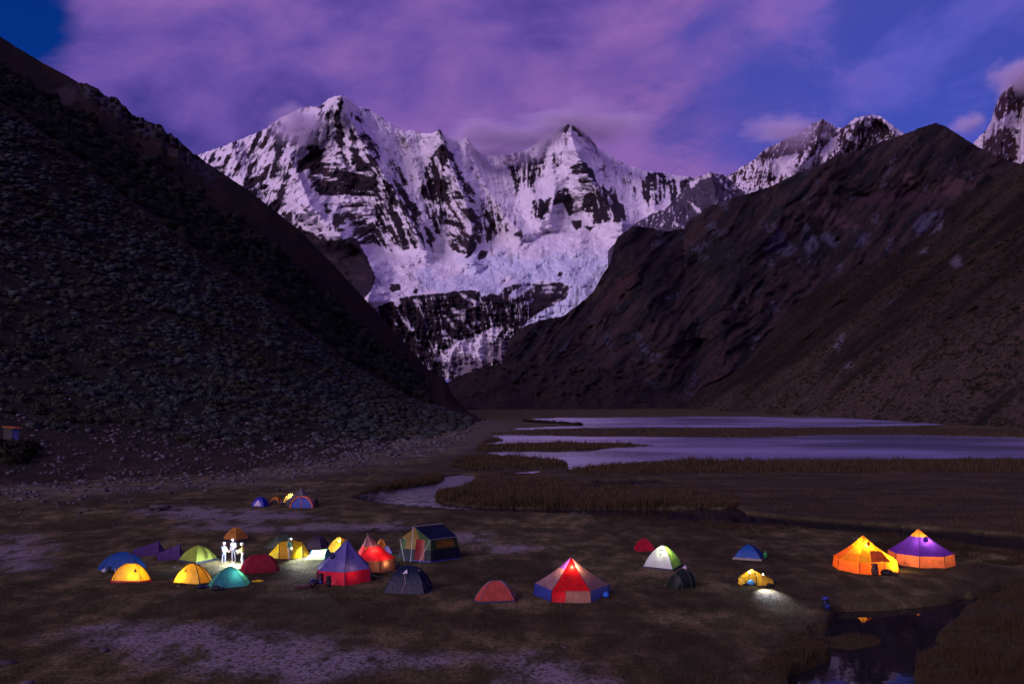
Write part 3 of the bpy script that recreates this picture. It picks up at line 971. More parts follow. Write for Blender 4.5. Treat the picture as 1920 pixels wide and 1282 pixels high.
bm1 = Loft(np.linspace(925, 2300, 470), [K(R1F, [(925, 1350), (2500, 1350)]), K(R1, R1D), K([(925, 760), (2500, 700)], 4200)], [150, 6], brown_disp, alp_jag(153, 2.2))
me = bm1.mesh('brown_mountain')
t_ = slope_tint(bm1, (0.013, 0.012, 0.012), (0.034, 0.022, 0.018), (0.052, 0.050, 0.064), 160, 0.60)
px_, py_ = bm1.PX.ravel(), bm1.PY.ravel()
for pts_, c_ in [
        (cr(o4, [(650, 940), (730, 900), (800, 960), (950, 1040), (860, 1060), (740, 1010)]), (0.050, 0.030, 0.032)),
        (cr(o4, [(1120, 790), (1220, 700), (1290, 760), (1200, 820)]), (0.056, 0.034, 0.030)),
        (cr(o4, [(1380, 830), (1460, 730), (1560, 760), (1640, 800), (1500, 870)]), (0.056, 0.034, 0.030)),
        (cr(o4, [(920, 850), (1120, 820), (1500, 850), (1400, 900), (900, 900)]), (0.036, 0.020, 0.024)),
        ([(1130, 560), (1160, 520), (1210, 500), (1180, 560), (1120, 590)], (0.036, 0.020, 0.018))]:
    k_ = sstep(-4, 5, poly_sd(px_ + (fbm(px_ / 9, py_ / 9, seed=165) - .5) * 18, py_, pts_))[:, None]
    t_ = t_ * (1 - k_) + np.array(c_)[None] * (0.6 + 0.8 * fbm(px_ / 4, py_ / 4, seed=166))[:, None] * k_
for pts_ in [cr(o4, [(360, 1170), (450, 1040), (560, 1180), (500, 1220)]), cr(o4, [(580, 1150), (610, 1000), (700, 1160), (640, 1210)]), cr(o4, [(690, 1100), (720, 1060), (820, 1130), (780, 1170)]), cr(o4, [(1250, 1020), (1330, 960), (1450, 930), (1400, 1030), (1290, 1120)]), cr(o4, [(900, 1160), (960, 1080), (1010, 1080), (950, 1160)])]:
    k_ = (sstep(-3, 4, poly_sd(px_ + (fbm(px_ / 6, py_ / 6, seed=167) - .5) * 14, py_, pts_)) * sstep(0.35, 0.5, fbm(px_ / 3 + py_ / 8, py_ / 14, octv=4, seed=168)))[:, None]
    t_ = t_ * (1 - k_) + np.array((0.052, 0.051, 0.070))[None] * k_
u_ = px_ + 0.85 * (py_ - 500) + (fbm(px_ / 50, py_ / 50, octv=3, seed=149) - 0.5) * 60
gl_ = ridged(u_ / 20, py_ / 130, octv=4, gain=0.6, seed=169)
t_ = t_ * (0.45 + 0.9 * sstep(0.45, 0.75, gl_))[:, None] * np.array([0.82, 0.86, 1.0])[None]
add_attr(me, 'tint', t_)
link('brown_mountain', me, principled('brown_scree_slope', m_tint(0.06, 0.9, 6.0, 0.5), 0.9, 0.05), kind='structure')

# ---- moraine hill at the head of the lake
mo = Loft(np.linspace(815, 1330, 220), [K([(815, 762), (900, 767), (1330, 768)], [(815, 1080), (1330, 1150)]),
                                        K([(815, 722), (840, 716), (859, 705), (900, 690), (937, 682), (1000, 677), (1090, 677), (1130, 688), (1171, 702), (1230, 730), (1290, 755), (1330, 766)], 1420),
                                        K([(815, 760), (1330, 768)], 1800)], [60, 5],
          lambda px, py, v, d: (-(ridged(px / 40, py / 30, octv=4, seed=170) - 0.55) * 90 * np.where(v > 1, 0, 1) * np.clip(v * 3, 0, 1)) / d, alp_jag(171, 1.5))
me = mo.mesh('moraine_hill')
add_attr(me, 'tint', slope_tint(mo, (0.017, 0.015, 0.014), (0.030, 0.022, 0.018), (0.05, 0.05, 0.058), 175, 0.70))
link('moraine_hill', me, principled('moraine_scrub', m_tint(0.12, 0.9, 4.0, 0.5), 0.9, 0.05), kind='structure')

# ---- right-hand slope above the lake
R2 = [(1235, 767), (1278, 762), (1320, 733), (1387, 692), (1453, 617), (1495, 567), (1557, 525), (1620, 496), (1689, 475), (1710, 453), (1751, 425), (1782, 394), (1795, 375), (1835, 350), (1882, 328), (1920, 303), (2000, 250), (2200, 140), (2700, -100)]
R2F = [(1235, 768), (1400, 775), (1620, 785), (1780, 796), (1920, 802), (2700, 840)]


def foot_d(pts):
    return [(x, gdist(y)) for x, y in pts]


def right_disp(px, py, v, d):
    X, Y, Z = W(px, py, d)
    on = np.clip(v * 5, 0, 1) * np.where(v > 1.02, 0, 1)
    u = px + 1.25 * (py - 760) + (fbm(px / 60, py / 60, octv=3, seed=183) - 0.5) * 90          # runs along the slope's own fall line
    a = ridged(u / 55, v * 1.2, octv=4, seed=180) - 0.6
    b = fbm(X / 22, Y / 22, Z / 22, octv=4, seed=181) - 0.5
    return on * (-34 * a - 20 * b) / d


rs = Loft(np.linspace(1235, 2500, 430), [K(R2F, foot_d(R2F)), K(R2, [(1235, 1300), (1387, 1230), (1620, 1100), (1920, 1000), (2700, 800)]), K([(1235, 790), (2700, 700)], 1800)], [155, 5], right_disp, alp_jag(182, 2.0))
me = rs.mesh('right_slope')
px_, py_ = rs.PX.ravel(), rs.PY.ravel()
u_ = px_ + 1.25 * (py_ - 760)
n1 = fbm(u_ / 38, py_ / 160, octv=5, gain=0.6, seed=190)[:, None]
n2 = fbm(rs.X.ravel() / 5, rs.Y.ravel() / 5, rs.Z.ravel() / 5, octv=4, gain=0.65, seed=191)[:, None]
n3 = fbm(px_ / 26, py_ / 26, octv=5, seed=192)[:, None]
lowd = sstep(560, 770, py_ + (px_ - 1620) * 0.25)[:, None]
k1 = sstep(0.46 - 0.06 * 1, 0.60, n1 + 0.10 * lowd)
t_ = np.array((0.015, 0.014, 0.011))[None] * (1 - k1) + np.array((0.040, 0.030, 0.022))[None] * k1 * (1 + 0.9 * lowd)
t_ = t_ * (0.35 + 1.3 * n2)
scrub = sstep(0.52, 0.60, fbm(rs.X.ravel() / 2.6, rs.Y.ravel() / 2.6, rs.Z.ravel() / 2.6, octv=3, seed=193))[:, None]
t_ = t_ * (1 - 0.75 * scrub) + np.array((0.018, 0.018, 0.012))[None] * 0.75 * scrub
for pts_ in [[(1562, 650), (1576, 628), (1584, 622), (1582, 640), (1572, 660)], [(1580, 690), (1596, 676), (1600, 690)], [(1660, 575), (1700, 542), (1690, 552)], [(1780, 490), (1796, 476), (1806, 496), (1790, 502)], [(1722, 476), (1740, 462), (1738, 474)], [(1745, 440), (1768, 412), (1766, 430)]]:
    k_ = sstep(-3, 3, poly_sd(px_ + (fbm(px_ / 5, py_ / 5, seed=194) - .5) * 10, py_, pts_))[:, None]
    t_ = t_ * (1 - k_) + np.array((0.10, 0.09, 0.115))[None] * k_
add_attr(me, 'tint', t_)
link('right_slope', me, principled('dry_grass_slope', m_tint(0.25, 0.9, 3.0, 0.55), 0.95, 0.03), kind='structure')

# ---- left-hand slope: shrubby spur in front, wooded gully, bare ridge behind
LF = [(-900, 1010), (-400, 945), (0, 912), (130, 905), (300, 893), (450, 884), (600, 866), (720, 850), (820, 832), (870, 812), (905, 790), (930, 783)]
LCREST = [(-900, -380), (-300, 0), (0, 193), (100, 268), (200, 345), (350, 455), (500, 565), (650, 680), (780, 752), (860, 776), (905, 786), (930, 783)]
LCREST_D = [(-900, 330), (0, 400), (500, 450), (850, 540), (905, 560), (930, 640)]
LRIDGE = [(-900, -460), (-300, -110), (0, 68), (20, 82), (80, 118), (150, 155), (165, 157), (200, 178), (222, 188), (250, 215), (290, 232), (305, 238), (312, 250), (330, 258), (345, 272), (380, 300), (470, 360), (560, 430), (640, 512), (720, 600), (800, 690), (835, 712), (850, 742), (880, 774), (905, 783), (930, 782)]


def left_disp(px, py, v, d):
    X, Y, Z = W(px, py, d)
    on = np.clip(v * 6, 0, 1) * np.where(v > 2.02, 0, 1)
    a = fbm(X / 30, Y / 30, Z / 30, octv=4, seed=200) - 0.5
    gul = np.exp(-((v - 1.22) / 0.16) ** 2) * sstep(905, 700, px)
    crag = sstep(1.7, 1.95, v) * sstep(420, 330, px) * sstep(120, 160, px) * (ridged(px / 11, py / 12, octv=4, seed=201) - 0.5)
    out = on * (-16 * a * sstep(930, 800, px)) + gul * 34 - 40 * crag * np.where(v > 2.0, 0, 1)
    return out / d


def left_jag(px, py, v):
    k = np.exp(-((v - 2.0) / 0.06) ** 2)
    c = sstep(120, 160, px) * sstep(430, 360, px)
    tower = np.exp(-((px - 320) / 3.0) ** 2) * -7 + np.exp(-((px - 217) / 5.0) ** 2) * -5 + np.exp(-((px - 300) / 6.0) ** 2) * -4
    return k * ((fbm(px / 7, 0 * px, octv=4, seed=203) - 0.5) * (3 + 13 * c) + tower)


ls = Loft(np.linspace(-900, 930, 460), [K(LF, foot_d(LF)), K(LCREST, LCREST_D), K(LRIDGE, [(-900, 560), (0, 690), (500, 680), (850, 720), (930, 760)]), K([(-900, 300), (930, 790)], 1500)], [110, 70, 5], left_disp, left_jag)
me = ls.mesh('left_slope')
px_, py_, v_ = ls.PX.ravel(), ls.PY.ravel(), ls.V.ravel()
n2 = fbm(ls.X.ravel() / 4, ls.Y.ravel() / 4, ls.Z.ravel() / 4, octv=4, gain=0.65, seed=210)[:, None]
n3 = fbm(px_ / 40, py_ / 30, octv=5, seed=211)[:, None]
front = np.array((0.024, 0.023, 0.018))[None] * (0.4 + 1.2 * n2)
brown = (np.array((0.026, 0.019, 0.013))[None] * (1 - sstep(0.4, 0.6, n3)) + np.array((0.015, 0.014, 0.012))[None] * sstep(0.4, 0.6, n3)) * (0.5 + n2)
k_ = sstep(0.98, 1.05, v_)[:, None]
t_ = front * (1 - k_) + brown * k_
earth = (sstep(0.16, 0.02, v_) * sstep(0.45, 0.6, fbm(px_ / 50, py_ / 10, octv=4, seed=212)))[:, None]
t_ = t_ * (1 - earth) + np.array((0.045, 0.034, 0.027))[None] * (0.5 + n2) * earth
crag = (sstep(1.72, 1.9, v_) * sstep(430, 380, px_) * sstep(110, 160, px_) * sstep(0.44, 0.56, fbm(px_ / 10, py_ / 10, octv=4, seed=213)))[:, None]
t_ = t_ * (1 - crag) + np.array((0.045, 0.045, 0.055))[None] * (0.4 + 1.2 * n2) * crag
for pts_ in [[(64, 205), (90, 176), (125, 160), (145, 185), (120, 215), (90, 228)], [(310, 280), (322, 272), (334, 290), (322, 294)]]:
    k_ = sstep(-3, 3, poly_sd(px_ + (fbm(px_ / 6, py_ / 6, seed=214) - .5) * 16, py_, pts_))[:, None]
    t_ = t_ * (1 - k_) + np.array((0.055, 0.046, 0.044))[None] * (0.3 + 1.4 * n2) * k_
add_attr(me, 'tint', t_)
link('left_slope', me, principled('scrub_slope', m_tint(0.4, 0.9, 1.2, 0.5), 0.95, 0.03), kind='structure')

# ------------------------------------------------------------------ shrubs, scree, reeds
def dome_template(nseg, nring, seed, rag=0.22, squash=0.8):
    """lumpy low dome, unit radius, standing on z=0 (a little skirt below)"""
    r = np.random.default_rng(seed)
    vs_, fs = [], []
    for j in range(nring):
        a = (j / nring) * (math.pi / 2) * 0.95 - 0.25
        for i in range(nseg):
            th = 2 * math.pi * (i + 0.5 * (j % 2)) / nseg
            k = 1 + r.normal() * rag
            vs_.append((math.cos(a) * math.cos(th) * k, math.cos(a) * math.sin(th) * k, (math.sin(a) * k + 0.12) * squash))
    vs_.append((0, 0, squash * 1.05))
    for j in range(nring - 1):
        for i in range(nseg):
            a, b = j * nseg + i, j * nseg + (i + 1) % nseg
            fs += [(a, b, b + nseg), (a, b + nseg, a + nseg)]
    t = len(vs_) - 1
    for i in range(nseg):
        fs.append(((nring - 1) * nseg + i, (nring - 1) * nseg + (i + 1) % nseg, t))
    return np.array(vs_, np.float32), np.array(fs, np.int32)


def leafy_template(seed, nleaf=110):
    """a bush close to: core dome plus leaf sprays standing out of it"""
    r = np.random.default_rng(seed)
    v, f = dome_template(9, 4, seed, 0.16)
    v = v * 0.86
    vs_, fs = [v], [f]
    n0 = len(v)
    th = r.random(nleaf) * 2 * math.pi
    el = np.arcsin(r.random(nleaf) * 1.0)
    d = np.stack([np.cos(el) * np.cos(th), np.cos(el) * np.sin(th), np.sin(el) * 0.85], 1)
    c = d * (0.78 + 0.25 * r.random(nleaf))[:, None]
    t = np.cross(d, r.normal(size=(nleaf, 3)))
    t /= np.linalg.norm(t, axis=1)[:, None]
    b = np.cross(d, t)
    s = (0.10 + 0.10 * r.random(nleaf))[:, None]
    tip = c + d * s * 1.5 + b * s * 0.6
    vs_.append(np.stack([c + t * s, c - t * s, tip], 1).reshape(-1, 3))
    fs.append(np.arange(nleaf * 3).reshape(-1, 3) + n0)
    return np.concatenate(vs_).astype(np.float32), np.concatenate(fs).astype(np.int32)


def rock_template(seed):
    r = np.random.default_rng(seed)
    p = (1 + 5 ** 0.5) / 2
    v = np.array([(-1, p, 0), (1, p, 0), (-1, -p, 0), (1, -p, 0), (0, -1, p), (0, 1, p), (0, -1, -p), (0, 1, -p), (p, 0, -1), (p, 0, 1), (-p, 0, -1), (-p, 0, 1)], float)
    v /= np.linalg.norm(v[0])
    f = np.array([(0, 11, 5), (0, 5, 1), (0, 1, 7), (0, 7, 10), (0, 10, 11), (1, 5, 9), (5, 11, 4), (11, 10, 2), (10, 7, 6), (7, 1, 8), (3, 9, 4), (3, 4, 2), (3, 2, 6), (3, 6, 8), (3, 8, 9), (4, 9, 5), (2, 4, 11), (6, 2, 10), (8, 6, 7), (9, 8, 1)])
    v = v * (0.72 + 0.5 * r.random((12, 1)))
    v[:, 2] = v[:, 2] * (0.45 + 0.3 * r.random()) + 0.22
    v[:, 0] *= 1 + 0.4 * r.random()
    return v.astype(np.float32), f.astype(np.int32)


def stamp(temps, pos, size, rng, flat=1.0, tilt=0.0):
    """many copies of the templates merged into one vertex / face array, with a random value per copy"""
    V, Fc, A, base = [], [], [], 0
    pick = rng.integers(0, len(temps), len(pos))
    for k, (tv, tf) in enumerate(temps):
        idx = np.nonzero(pick == k)[0]
        if not len(idx):
            continue
        a = rng.random(len(idx)) * 2 * math.pi
        ca, sa = np.cos(a)[:, None], np.sin(a)[:, None]
        s = size[idx][:, None]
        x = (tv[None, :, 0] * ca - tv[None, :, 1] * sa) * s
        y = (tv[None, :, 0] * sa + tv[None, :, 1] * ca) * s
        z = tv[None, :, 2] * s * flat * (0.8 + 0.4 * rng.random((len(idx), 1)))
        P = np.stack([x, y, z], -1) + pos[idx][:, None, :]
        V.append(P.reshape(-1, 3))
        Fc.append((tf[None] + (np.arange(len(idx)) * len(tv))[:, None, None] + base).reshape(-1, 3))
        A.append(np.repeat(rng.random(len(idx)), len(tv)))
        base += len(idx) * len(tv)
    return np.concatenate(V), np.concatenate(Fc), np.concatenate(A)


def m_foliage(c0, c1, c2):
    def b(t, bs):
        oi = t.n('ShaderNodeObjectInfo').outputs['Random']
        geo = t.n('ShaderNodeNewGeometry').outputs['Position']
        k = t.math('FRACT', t.math('ADD', attr_node(t, 'var'), oi))
        c = t.mix(k, c0 + (1,), c1 + (1,))
        c = t.mix(t.mrange(t.noise(geo, 1.2, 4, 0.7), 0.4, 0.65, 0, 0.7), c, c2 + (1,))
        c = t.mix(t.mrange(t.noise(geo, 0.045, 3, 0.5), 0.42, 0.58, 0, 0.75), c, c2 + (1,))
        t.put(bs, 'Base Color', c)
    return principled('foliage', b, 0.9, 0.05)


M_SHRUB = m_foliage((0.020, 0.029, 0.030), (0.044, 0.058, 0.064), (0.024, 0.026, 0.013))
M_DARKWOOD = m_foliage((0.010, 0.012, 0.011), (0.022, 0.024, 0.020), (0.008, 0.009, 0.007))
M_SCRUB = m_foliage((0.014, 0.014, 0.009), (0.028, 0.026, 0.016), (0.010, 0.010, 0.007))
rng = np.random.default_rng(21)


def w_shrub(px, py, v):
    base = ((v < 0.985) & (v > 0.10)).astype(float) * (px > -260) * (py > -60) * (px < 880)
    patch = sstep(0.36, 0.58, fbm((px + py) / 60, (py - 0.7 * px) / 26, octv=4, seed=220))
    low = sstep(0.10, 0.30, v + 0.25 * (fbm(px / 45, py / 18, octv=3, seed=221) - 0.5))
    return base * (0.12 + 0.88 * patch) * low


P_, sx, sy = ls.scatter(12500, w_shrub)
size = 0.55 + 1.35 * rng.random(len(P_)) ** 2.4
size *= np.where(P_[:, 1] > 330, 1.25, 1.0)
P_[:, 2] -= 0.15
app = size / P_[:, 1] * ((sx > 0) & (sx < 1920) & (sy > 0))
order = np.argsort(-app)
big, rest = order[:300], order[300:]
V, Fc, A = stamp([dome_template(7, 3, s) for s in range(300, 306)], P_[rest], size[rest], rng, 0.95)
me = mesh_np('shrub_cover', V, Fc, True)
add_attr(me, 'var', A)
link('shrub_cover', me, M_SHRUB, label='grey green rounded shrubs covering the whole left hillside', cat='shrubs', kind='stuff')
bush_meshes = []
for s in range(6):
    tv, tf = leafy_template(400 + s)
    b_ = mesh_np('shrub', tv, tf)
    add_attr(b_, 'var', np.full(len(tv), s / 6.0))
    b_.materials.append(M_SHRUB)
    bush_meshes.append(b_)
for i in big:
    o = link('shrub', bush_meshes[int(rng.integers(6))], loc=tuple(P_[i]), rotz=float(rng.random() * 6.28),
             label='rounded grey green shrub low on the left hillside above the scree', cat='shrub', group='larger shrubs at the foot of the left hillside')
    s_ = float(size[i]) * 1.05
    o.scale = (s_, s_, s_ * float(0.8 + 0.35 * rng.random()))


# dark wood in the gully behind the spur, and on the crest above the cliff
def w_wood(px, py, v):
    g = np.exp(-((v - (1.30 + 0.10 * (fbm(px / 40, py / 40, seed=230) - 0.5))) / 0.17) ** 2) * (v > 1.0)
    return g * (px < 800) * (px > -200) * (0.2 + sstep(0.35, 0.55, fbm(px / 25, py / 20, octv=3, seed=231)))


P2, _, _ = ls.scatter(2600, w_wood)
s2 = 1.6 + 2.4 * rng.random(len(P2))
P2[:, 2] -= 0.3
V, Fc, A = stamp([dome_template(7, 3, s, 0.3, 1.1) for s in range(320, 325)], P2, s2, rng, 1.0)
me = mesh_np('gully_wood', V, Fc, True)
add_attr(me, 'var', A)
link('gully_wood', me, M_DARKWOOD, label='dark wood filling the gully behind the shrubby spur', cat='wood', kind='stuff')

# scrub dots on the right-hand slope, and a few along its foot
P3, p3x, p3y = rs.scatter(5200, lambda px, py, v: (v < 0.97) * (px < 2050) * (0.15 + sstep(0.42, 0.58, fbm(px / 30 + py / 40, py / 60, octv=3, seed=240))))
s3 = 0.9 + 1.5 * rng.random(len(P3)) ** 2
P3[:, 2] -= 0.2
V, Fc, A = stamp([dome_template(5, 2, s, 0.25) for s in range(330, 335)], P3, s3, rng, 0.9)
me = mesh_np('slope_scrub', V, Fc, False)
add_attr(me, 'var', A)
link('slope_scrub', me, M_SCRUB, label='dark scrub dotted over the dry grass slope right of the lake', cat='scrub', kind='stuff')

# bushes by the hut, and along the left shore of the far lake arm
def bush_at(px, py, s, z=None, label='', grp=None, mat=None):
    p = ls.at(px, py) if z is None else np.array(gpt(px, py, 0))
    k = int(rng.integers(6))
    o = link('bush', bush_meshes[k].copy() if mat else bush_meshes[k], loc=tuple(p - np.array([0, 0, 0.15])), rotz=float(rng.random() * 6), label=label, cat='bush', group=grp)
    if mat:
        o.data.materials.clear()
        o.data.materials.append(mat)
    o.scale = (s, s, s * 0.9)


M_BUSH2 = m_foliage((0.014, 0.017, 0.010), (0.028, 0.030, 0.018), (0.010, 0.011, 0.007))
for px, py, s in [(8, 846, 3.0), (30, 852, 3.2), (44, 842, 2.4), (20, 866, 2.6)]:
    bush_at(px, py, s, label='dark olive bush crowding the front of the small hut', grp='bushes in front of the hut', mat=M_BUSH2)
for i in range(16):
    t = i / 15
    bush_at(985 + 100 * t, 790.5 + 6.5 * t, 1.6 + 0.8 * rng.random(), z=0, label='small dark bush on the low point between the two lake arms', grp='bushes on the point in the lake', mat=M_BUSH2)


# ---- scree
def m_rock(t, bs):
    geo = t.n('ShaderNodeNewGeometry').outputs['Position']
    oi = t.n('ShaderNodeObjectInfo').outputs['Random']
    k = t.math('FRACT', t.math('ADD', attr_node(t, 'var'), oi))
    nz = t.noise(geo, 3.0, 5, 0.65)
    c = t.mix(k, (0.024, 0.023, 0.025, 1), (0.110, 0.107, 0.122, 1))
    c = t.mix(t.mrange(nz, 0.35, 0.65, 0.6, 0), c, (0.04, 0.037, 0.036, 1))
    t.put(bs, 'Base Color', c)
    bump(t, bs, nz, 0.5, 0.1)


M_ROCK = principled('lichen_grey_rock', m_rock, 0.9, 0.15)
rocks_t = [rock_template(s) for s in range(500, 508)]
lf = curve(LF)
# on the flat, below the slope
n = 3600
rx = rng.random(n) * 960 - 60
band = np.interp(rx, [-60, 150, 400, 600, 800, 900], [55, 60, 42, 34, 24, 10])
ry = lf(rx) - 3 + np.abs(rng.normal(size=n)) * band * 0.45
clump = fbm(rx / 22, ry / 7, octv=3, seed=250)
keep = (rng.random(n) < sstep(0.40, 0.60, clump) * 0.9 + 0.08)
rx, ry = rx[keep], ry[keep]
gx, gy, _ = gpt(rx, ry)
gz = height(gx, gy)
Pr = np.stack([gx, gy, gz - 0.05], 1)
# on the lower slope
Pq, qx_, qy_ = ls.scatter(2800, lambda px, py, v: (v < 0.26) * (px > -80) * (0.06 + sstep(0.46, 0.60, fbm(px / 30, py / 9, octv=3, seed=251))) * (1 - 0.8 * sstep(0.08, 0.26, v)))
Pr = np.concatenate([Pr, Pq])
sr = 0.12 + 0.42 * rng.random(len(Pr)) ** 3.5
sr *= np.clip(Pr[:, 1] / 150, 0.7, 2.2)
# scattered over the meadow
n = 150
mx, my = rng.random(n) * 1500 - 20, 925 + 340 * rng.random(n) ** 1.4
gx, gy, _ = gpt(mx, my)
gz = height(gx, gy)
ok = gz > -0.15
Pm = np.stack([gx, gy, gz - 0.02], 1)[ok]
sm = 0.04 + 0.12 * rng.random(len(Pm)) ** 3
Pr = np.concatenate([Pr, Pm])
sr = np.concatenate([sr, sm])
app = sr / Pr[:, 1] * (np.abs(Pr[:, 0] / Pr[:, 1]) < 0.6)
order = np.argsort(-app)
big, rest = order[:270], order[270:]
V, Fc, A = stamp(rocks_t, Pr[rest], sr[rest], rng)
me = mesh_np('scree', V, Fc, False)
add_attr(me, 'var', A)
link('scree', me, M_ROCK, label='pale grey scree spilled along the foot of the left hillside', cat='scree', kind='stuff')
rock_meshes = []
for s, (tv, tf) in enumerate(rocks_t):
    b_ = mesh_np('rock', tv, tf)
    add_attr(b_, 'var', np.full(len(tv), s / 8))
    b_.materials.append(M_ROCK)
    rock_meshes.append(b_)


def rock(p, s, label, grp=None, k=None, sc=(1, 1, 1), rz=None):
    o = link('rock', rock_meshes[int(rng.integers(8)) if k is None else k], loc=tuple(float(c) for c in p), rotz=float(rng.random() * 6.28) if rz is None else rz, label=label, cat='rock', group=grp)
    o.scale = (s * sc[0], s * sc[1], s * sc[2])
    return o


for i in big:
    rock(Pr[i], float(sr[i]), 'pale grey rock among the scree along the foot of the left hillside', 'larger rocks of the scree')


def rock_px(px, py, w_px, label, grp=None, **kw):
    x, y, _ = gpt(px, py)
    s = w_px / F * y / 2.3
    rock((x, y, ground_z(x, y) - 0.12 * s), s, label, grp, **kw)


for i in range(24):        # the line of pale stones behind the far group of tents
    t = i / 23
    rock_px(440 + 160 * t + rng.normal() * 1.5, 907 + 13 * t + rng.normal() * 1.2, 4 + 5 * rng.random(), 'pale stone in the straight row behind the small far tents', 'row of pale stones')
rock_px(196, 1222, 30, 'lone flat boulder half sunk in the bare soil', k=2, sc=(1.1, 0.8, 0.7))
rock_px(12, 1244, 36, 'low boulder at the dark left edge of the meadow', k=4, sc=(1.1, 0.8, 0.6))
rock_px(50, 1284, 34, 'rounded boulder in the grass below the bare soil', k=5, sc=(1, 0.8, 0.6))
rock_px(335, 1100, 9, 'white stone in the grass before the striped yellow tent', k=3)
rock_px(80, 942, 14, 'small rock standing alone near the hut path')
rock_px(150, 938, 12, 'small rock on the turf left of the flat topped boulder', k=1)
rock_px(195, 921, 22, 'grey rock at the lower edge of the scree', k=6)
rock_px(240, 915, 16, 'pale flat rock just below the scree edge', k=2, sc=(1.2, .8, .5))
rock_px(317, 925, 16, 'angular rock above the flat topped boulder', k=0)
# flat-topped dark boulder on its small legs of stone
bx, by, _ = gpt(303, 958)
bz = ground_z(bx, by)
o = rock((bx, by, bz + 0.25), 1.05, 'dark flat topped boulder beside the pale bare soil', k=7, sc=(1.0, 0.8, 0.75), rz=0.4)
o.data = o.data.copy()
o.data.materials.clear()
o.data.materials.append(plain('dark_boulder', (0.05, 0.046, 0.045), 0.9, 0.1, 0.4, 2.0))
rock((bx - 1.1, by - 0.5, bz), 0.45, 'pale stone against the left side of the dark flat topped boulder', k=1)
rock((bx - 0.05, by - 0.9, bz), 0.40, 'pale stone against the front of the dark flat topped boulder', k=3)


# ---- reeds and tussock grass
def m_reed(t, bs):
    c = t.mix(attr_node(t, 'var'), (0.016, 0.012, 0.006, 1), (0.085, 0.058, 0.032, 1))
    t.put(bs, 'Base Color', c)


M_REED = principled('dry_reed', m_reed, 0.9, 0.05)


def blades(p, h, w, lean, rng, var):
    """one narrow curved-over triangle pair per stem"""
    n_ = len(p)
    a = rng.random(n_) * 2 * math.pi
    dx, dy = np.cos(a), np.sin(a)
    b = rng.random(n_) * 2 * math.pi
    lx, ly = np.cos(b) * lean * h, np.sin(b) * lean * h
    z = p[:, 2]
    A_ = np.stack([p[:, 0] - dx * w, p[:, 1] - dy * w, z], 1)
    B_ = np.stack([p[:, 0] + dx * w, p[:, 1] + dy * w, z], 1)
    T_ = np.stack([p[:, 0] + lx, p[:, 1] + ly, z + h], 1)
    V = np.stack([A_, B_, T_], 1).reshape(-1, 3)
    return V, np.arange(n_ * 3).reshape(-1, 3), np.repeat(var, 3)


def reed_zone(name, zones, label, mat):
    """zones: (outline, count, height, width, clump scale); blades stand only where there is ground"""
    Vs, Fs, As, base = [], [], [], 0
    for pts, cnt, hh, ww, lean, dark in zones:
        xs, ys = [q[0] for q in pts], [q[1] for q in pts]
        m_ = cnt * 3
        X0 = rng.random(m_) * (max(xs) - min(xs)) + min(xs)
        Y0 = rng.random(m_) * (max(ys) - min(ys)) + min(ys)
        wx, wy, _ = gpt(X0, Y0)
        cl = fbm(wx / (hh * 1.6), wy / (hh * 1.6), octv=3, seed=260)
        k = (poly_sd(X0, Y0, pts) > 0) & (rng.random(m_) < sstep(0.33, 0.55, cl) * 0.85 + 0.15)
        wx, wy, cl = wx[k][:cnt], wy[k][:cnt], cl[k][:cnt]
        z, sd, _, _ = height(wx, wy, True)
        k = (z > np.where(wy < 66, -0.64, WZ - 0.12))
        wx, wy, z, cl = wx[k], wy[k], z[k], cl[k]
        edge = sstep(-6, 0, sd[k])
        n_ = len(wx)
        lowf = fbm(wx / (2.5 + hh * 5), wy / (2.5 + hh * 5), octv=3, seed=261)
        hv = hh * (0.35 + 0.65 * rng.random(n_)) * (0.35 + 0.9 * sstep(0.35, 0.62, cl)) * (0.45 + 0.9 * sstep(0.35, 0.65, lowf))
        var = np.clip(rng.random(n_) * 0.8 * (1 - dark) + 0.25 * cl, 0, 1)
        V, Fc, A = blades(np.stack([wx, wy, z - 0.04], 1), hv, ww * (0.7 + 0.6 * rng.random(n_)), lean, rng, var)
        Vs.append(V)
        Fs.append(Fc + base)
        As.append(A)
        base += len(V)
    me_ = mesh_np(name, np.concatenate(Vs), np.concatenate(Fs))
    add_attr(me_, 'var', np.concatenate(As))
    link(name, me_, mat, label=label, cat=name.split('_')[-1], kind='stuff')


reed_zone('lakeside_reeds', [
    ([(1062, 884), (1085, 876), (1130, 872), (1190, 866), (1290, 862), (1400, 864), (1600, 862), (1950, 862), (1950, 884), (1500, 886), (1200, 888), (1070, 890)], 21000, 1.0, 0.08, 0.12, 0.25),
    ([(890, 846), (900, 834), (960, 832), (1040, 830), (1180, 832), (1200, 837), (1110, 844), (1000, 847)], 7000, 1.1, 0.12, 0.12, 0.2),
    ([(905, 812), (1000, 806), (1100, 803), (1500, 802), (1950, 804), (1950, 818), (1540, 813), (1480, 818), (1390, 820), (1100, 817), (930, 815)], 9000, 0.9, 0.16, 0.1, 0.2),
    ([(905, 830), (918, 824), (944, 825), (940, 829)], 900, 1.0, 0.12, 0.1, 0.2),
    ([(860, 858), (930, 852), (1000, 858), (1060, 863), (1066, 878), (1000, 880), (880, 882), (840, 874)], 7000, 0.8, 0.08, 0.15, 0.3),
], 'dry brown reeds along the shores and spits of the lake', M_REED)
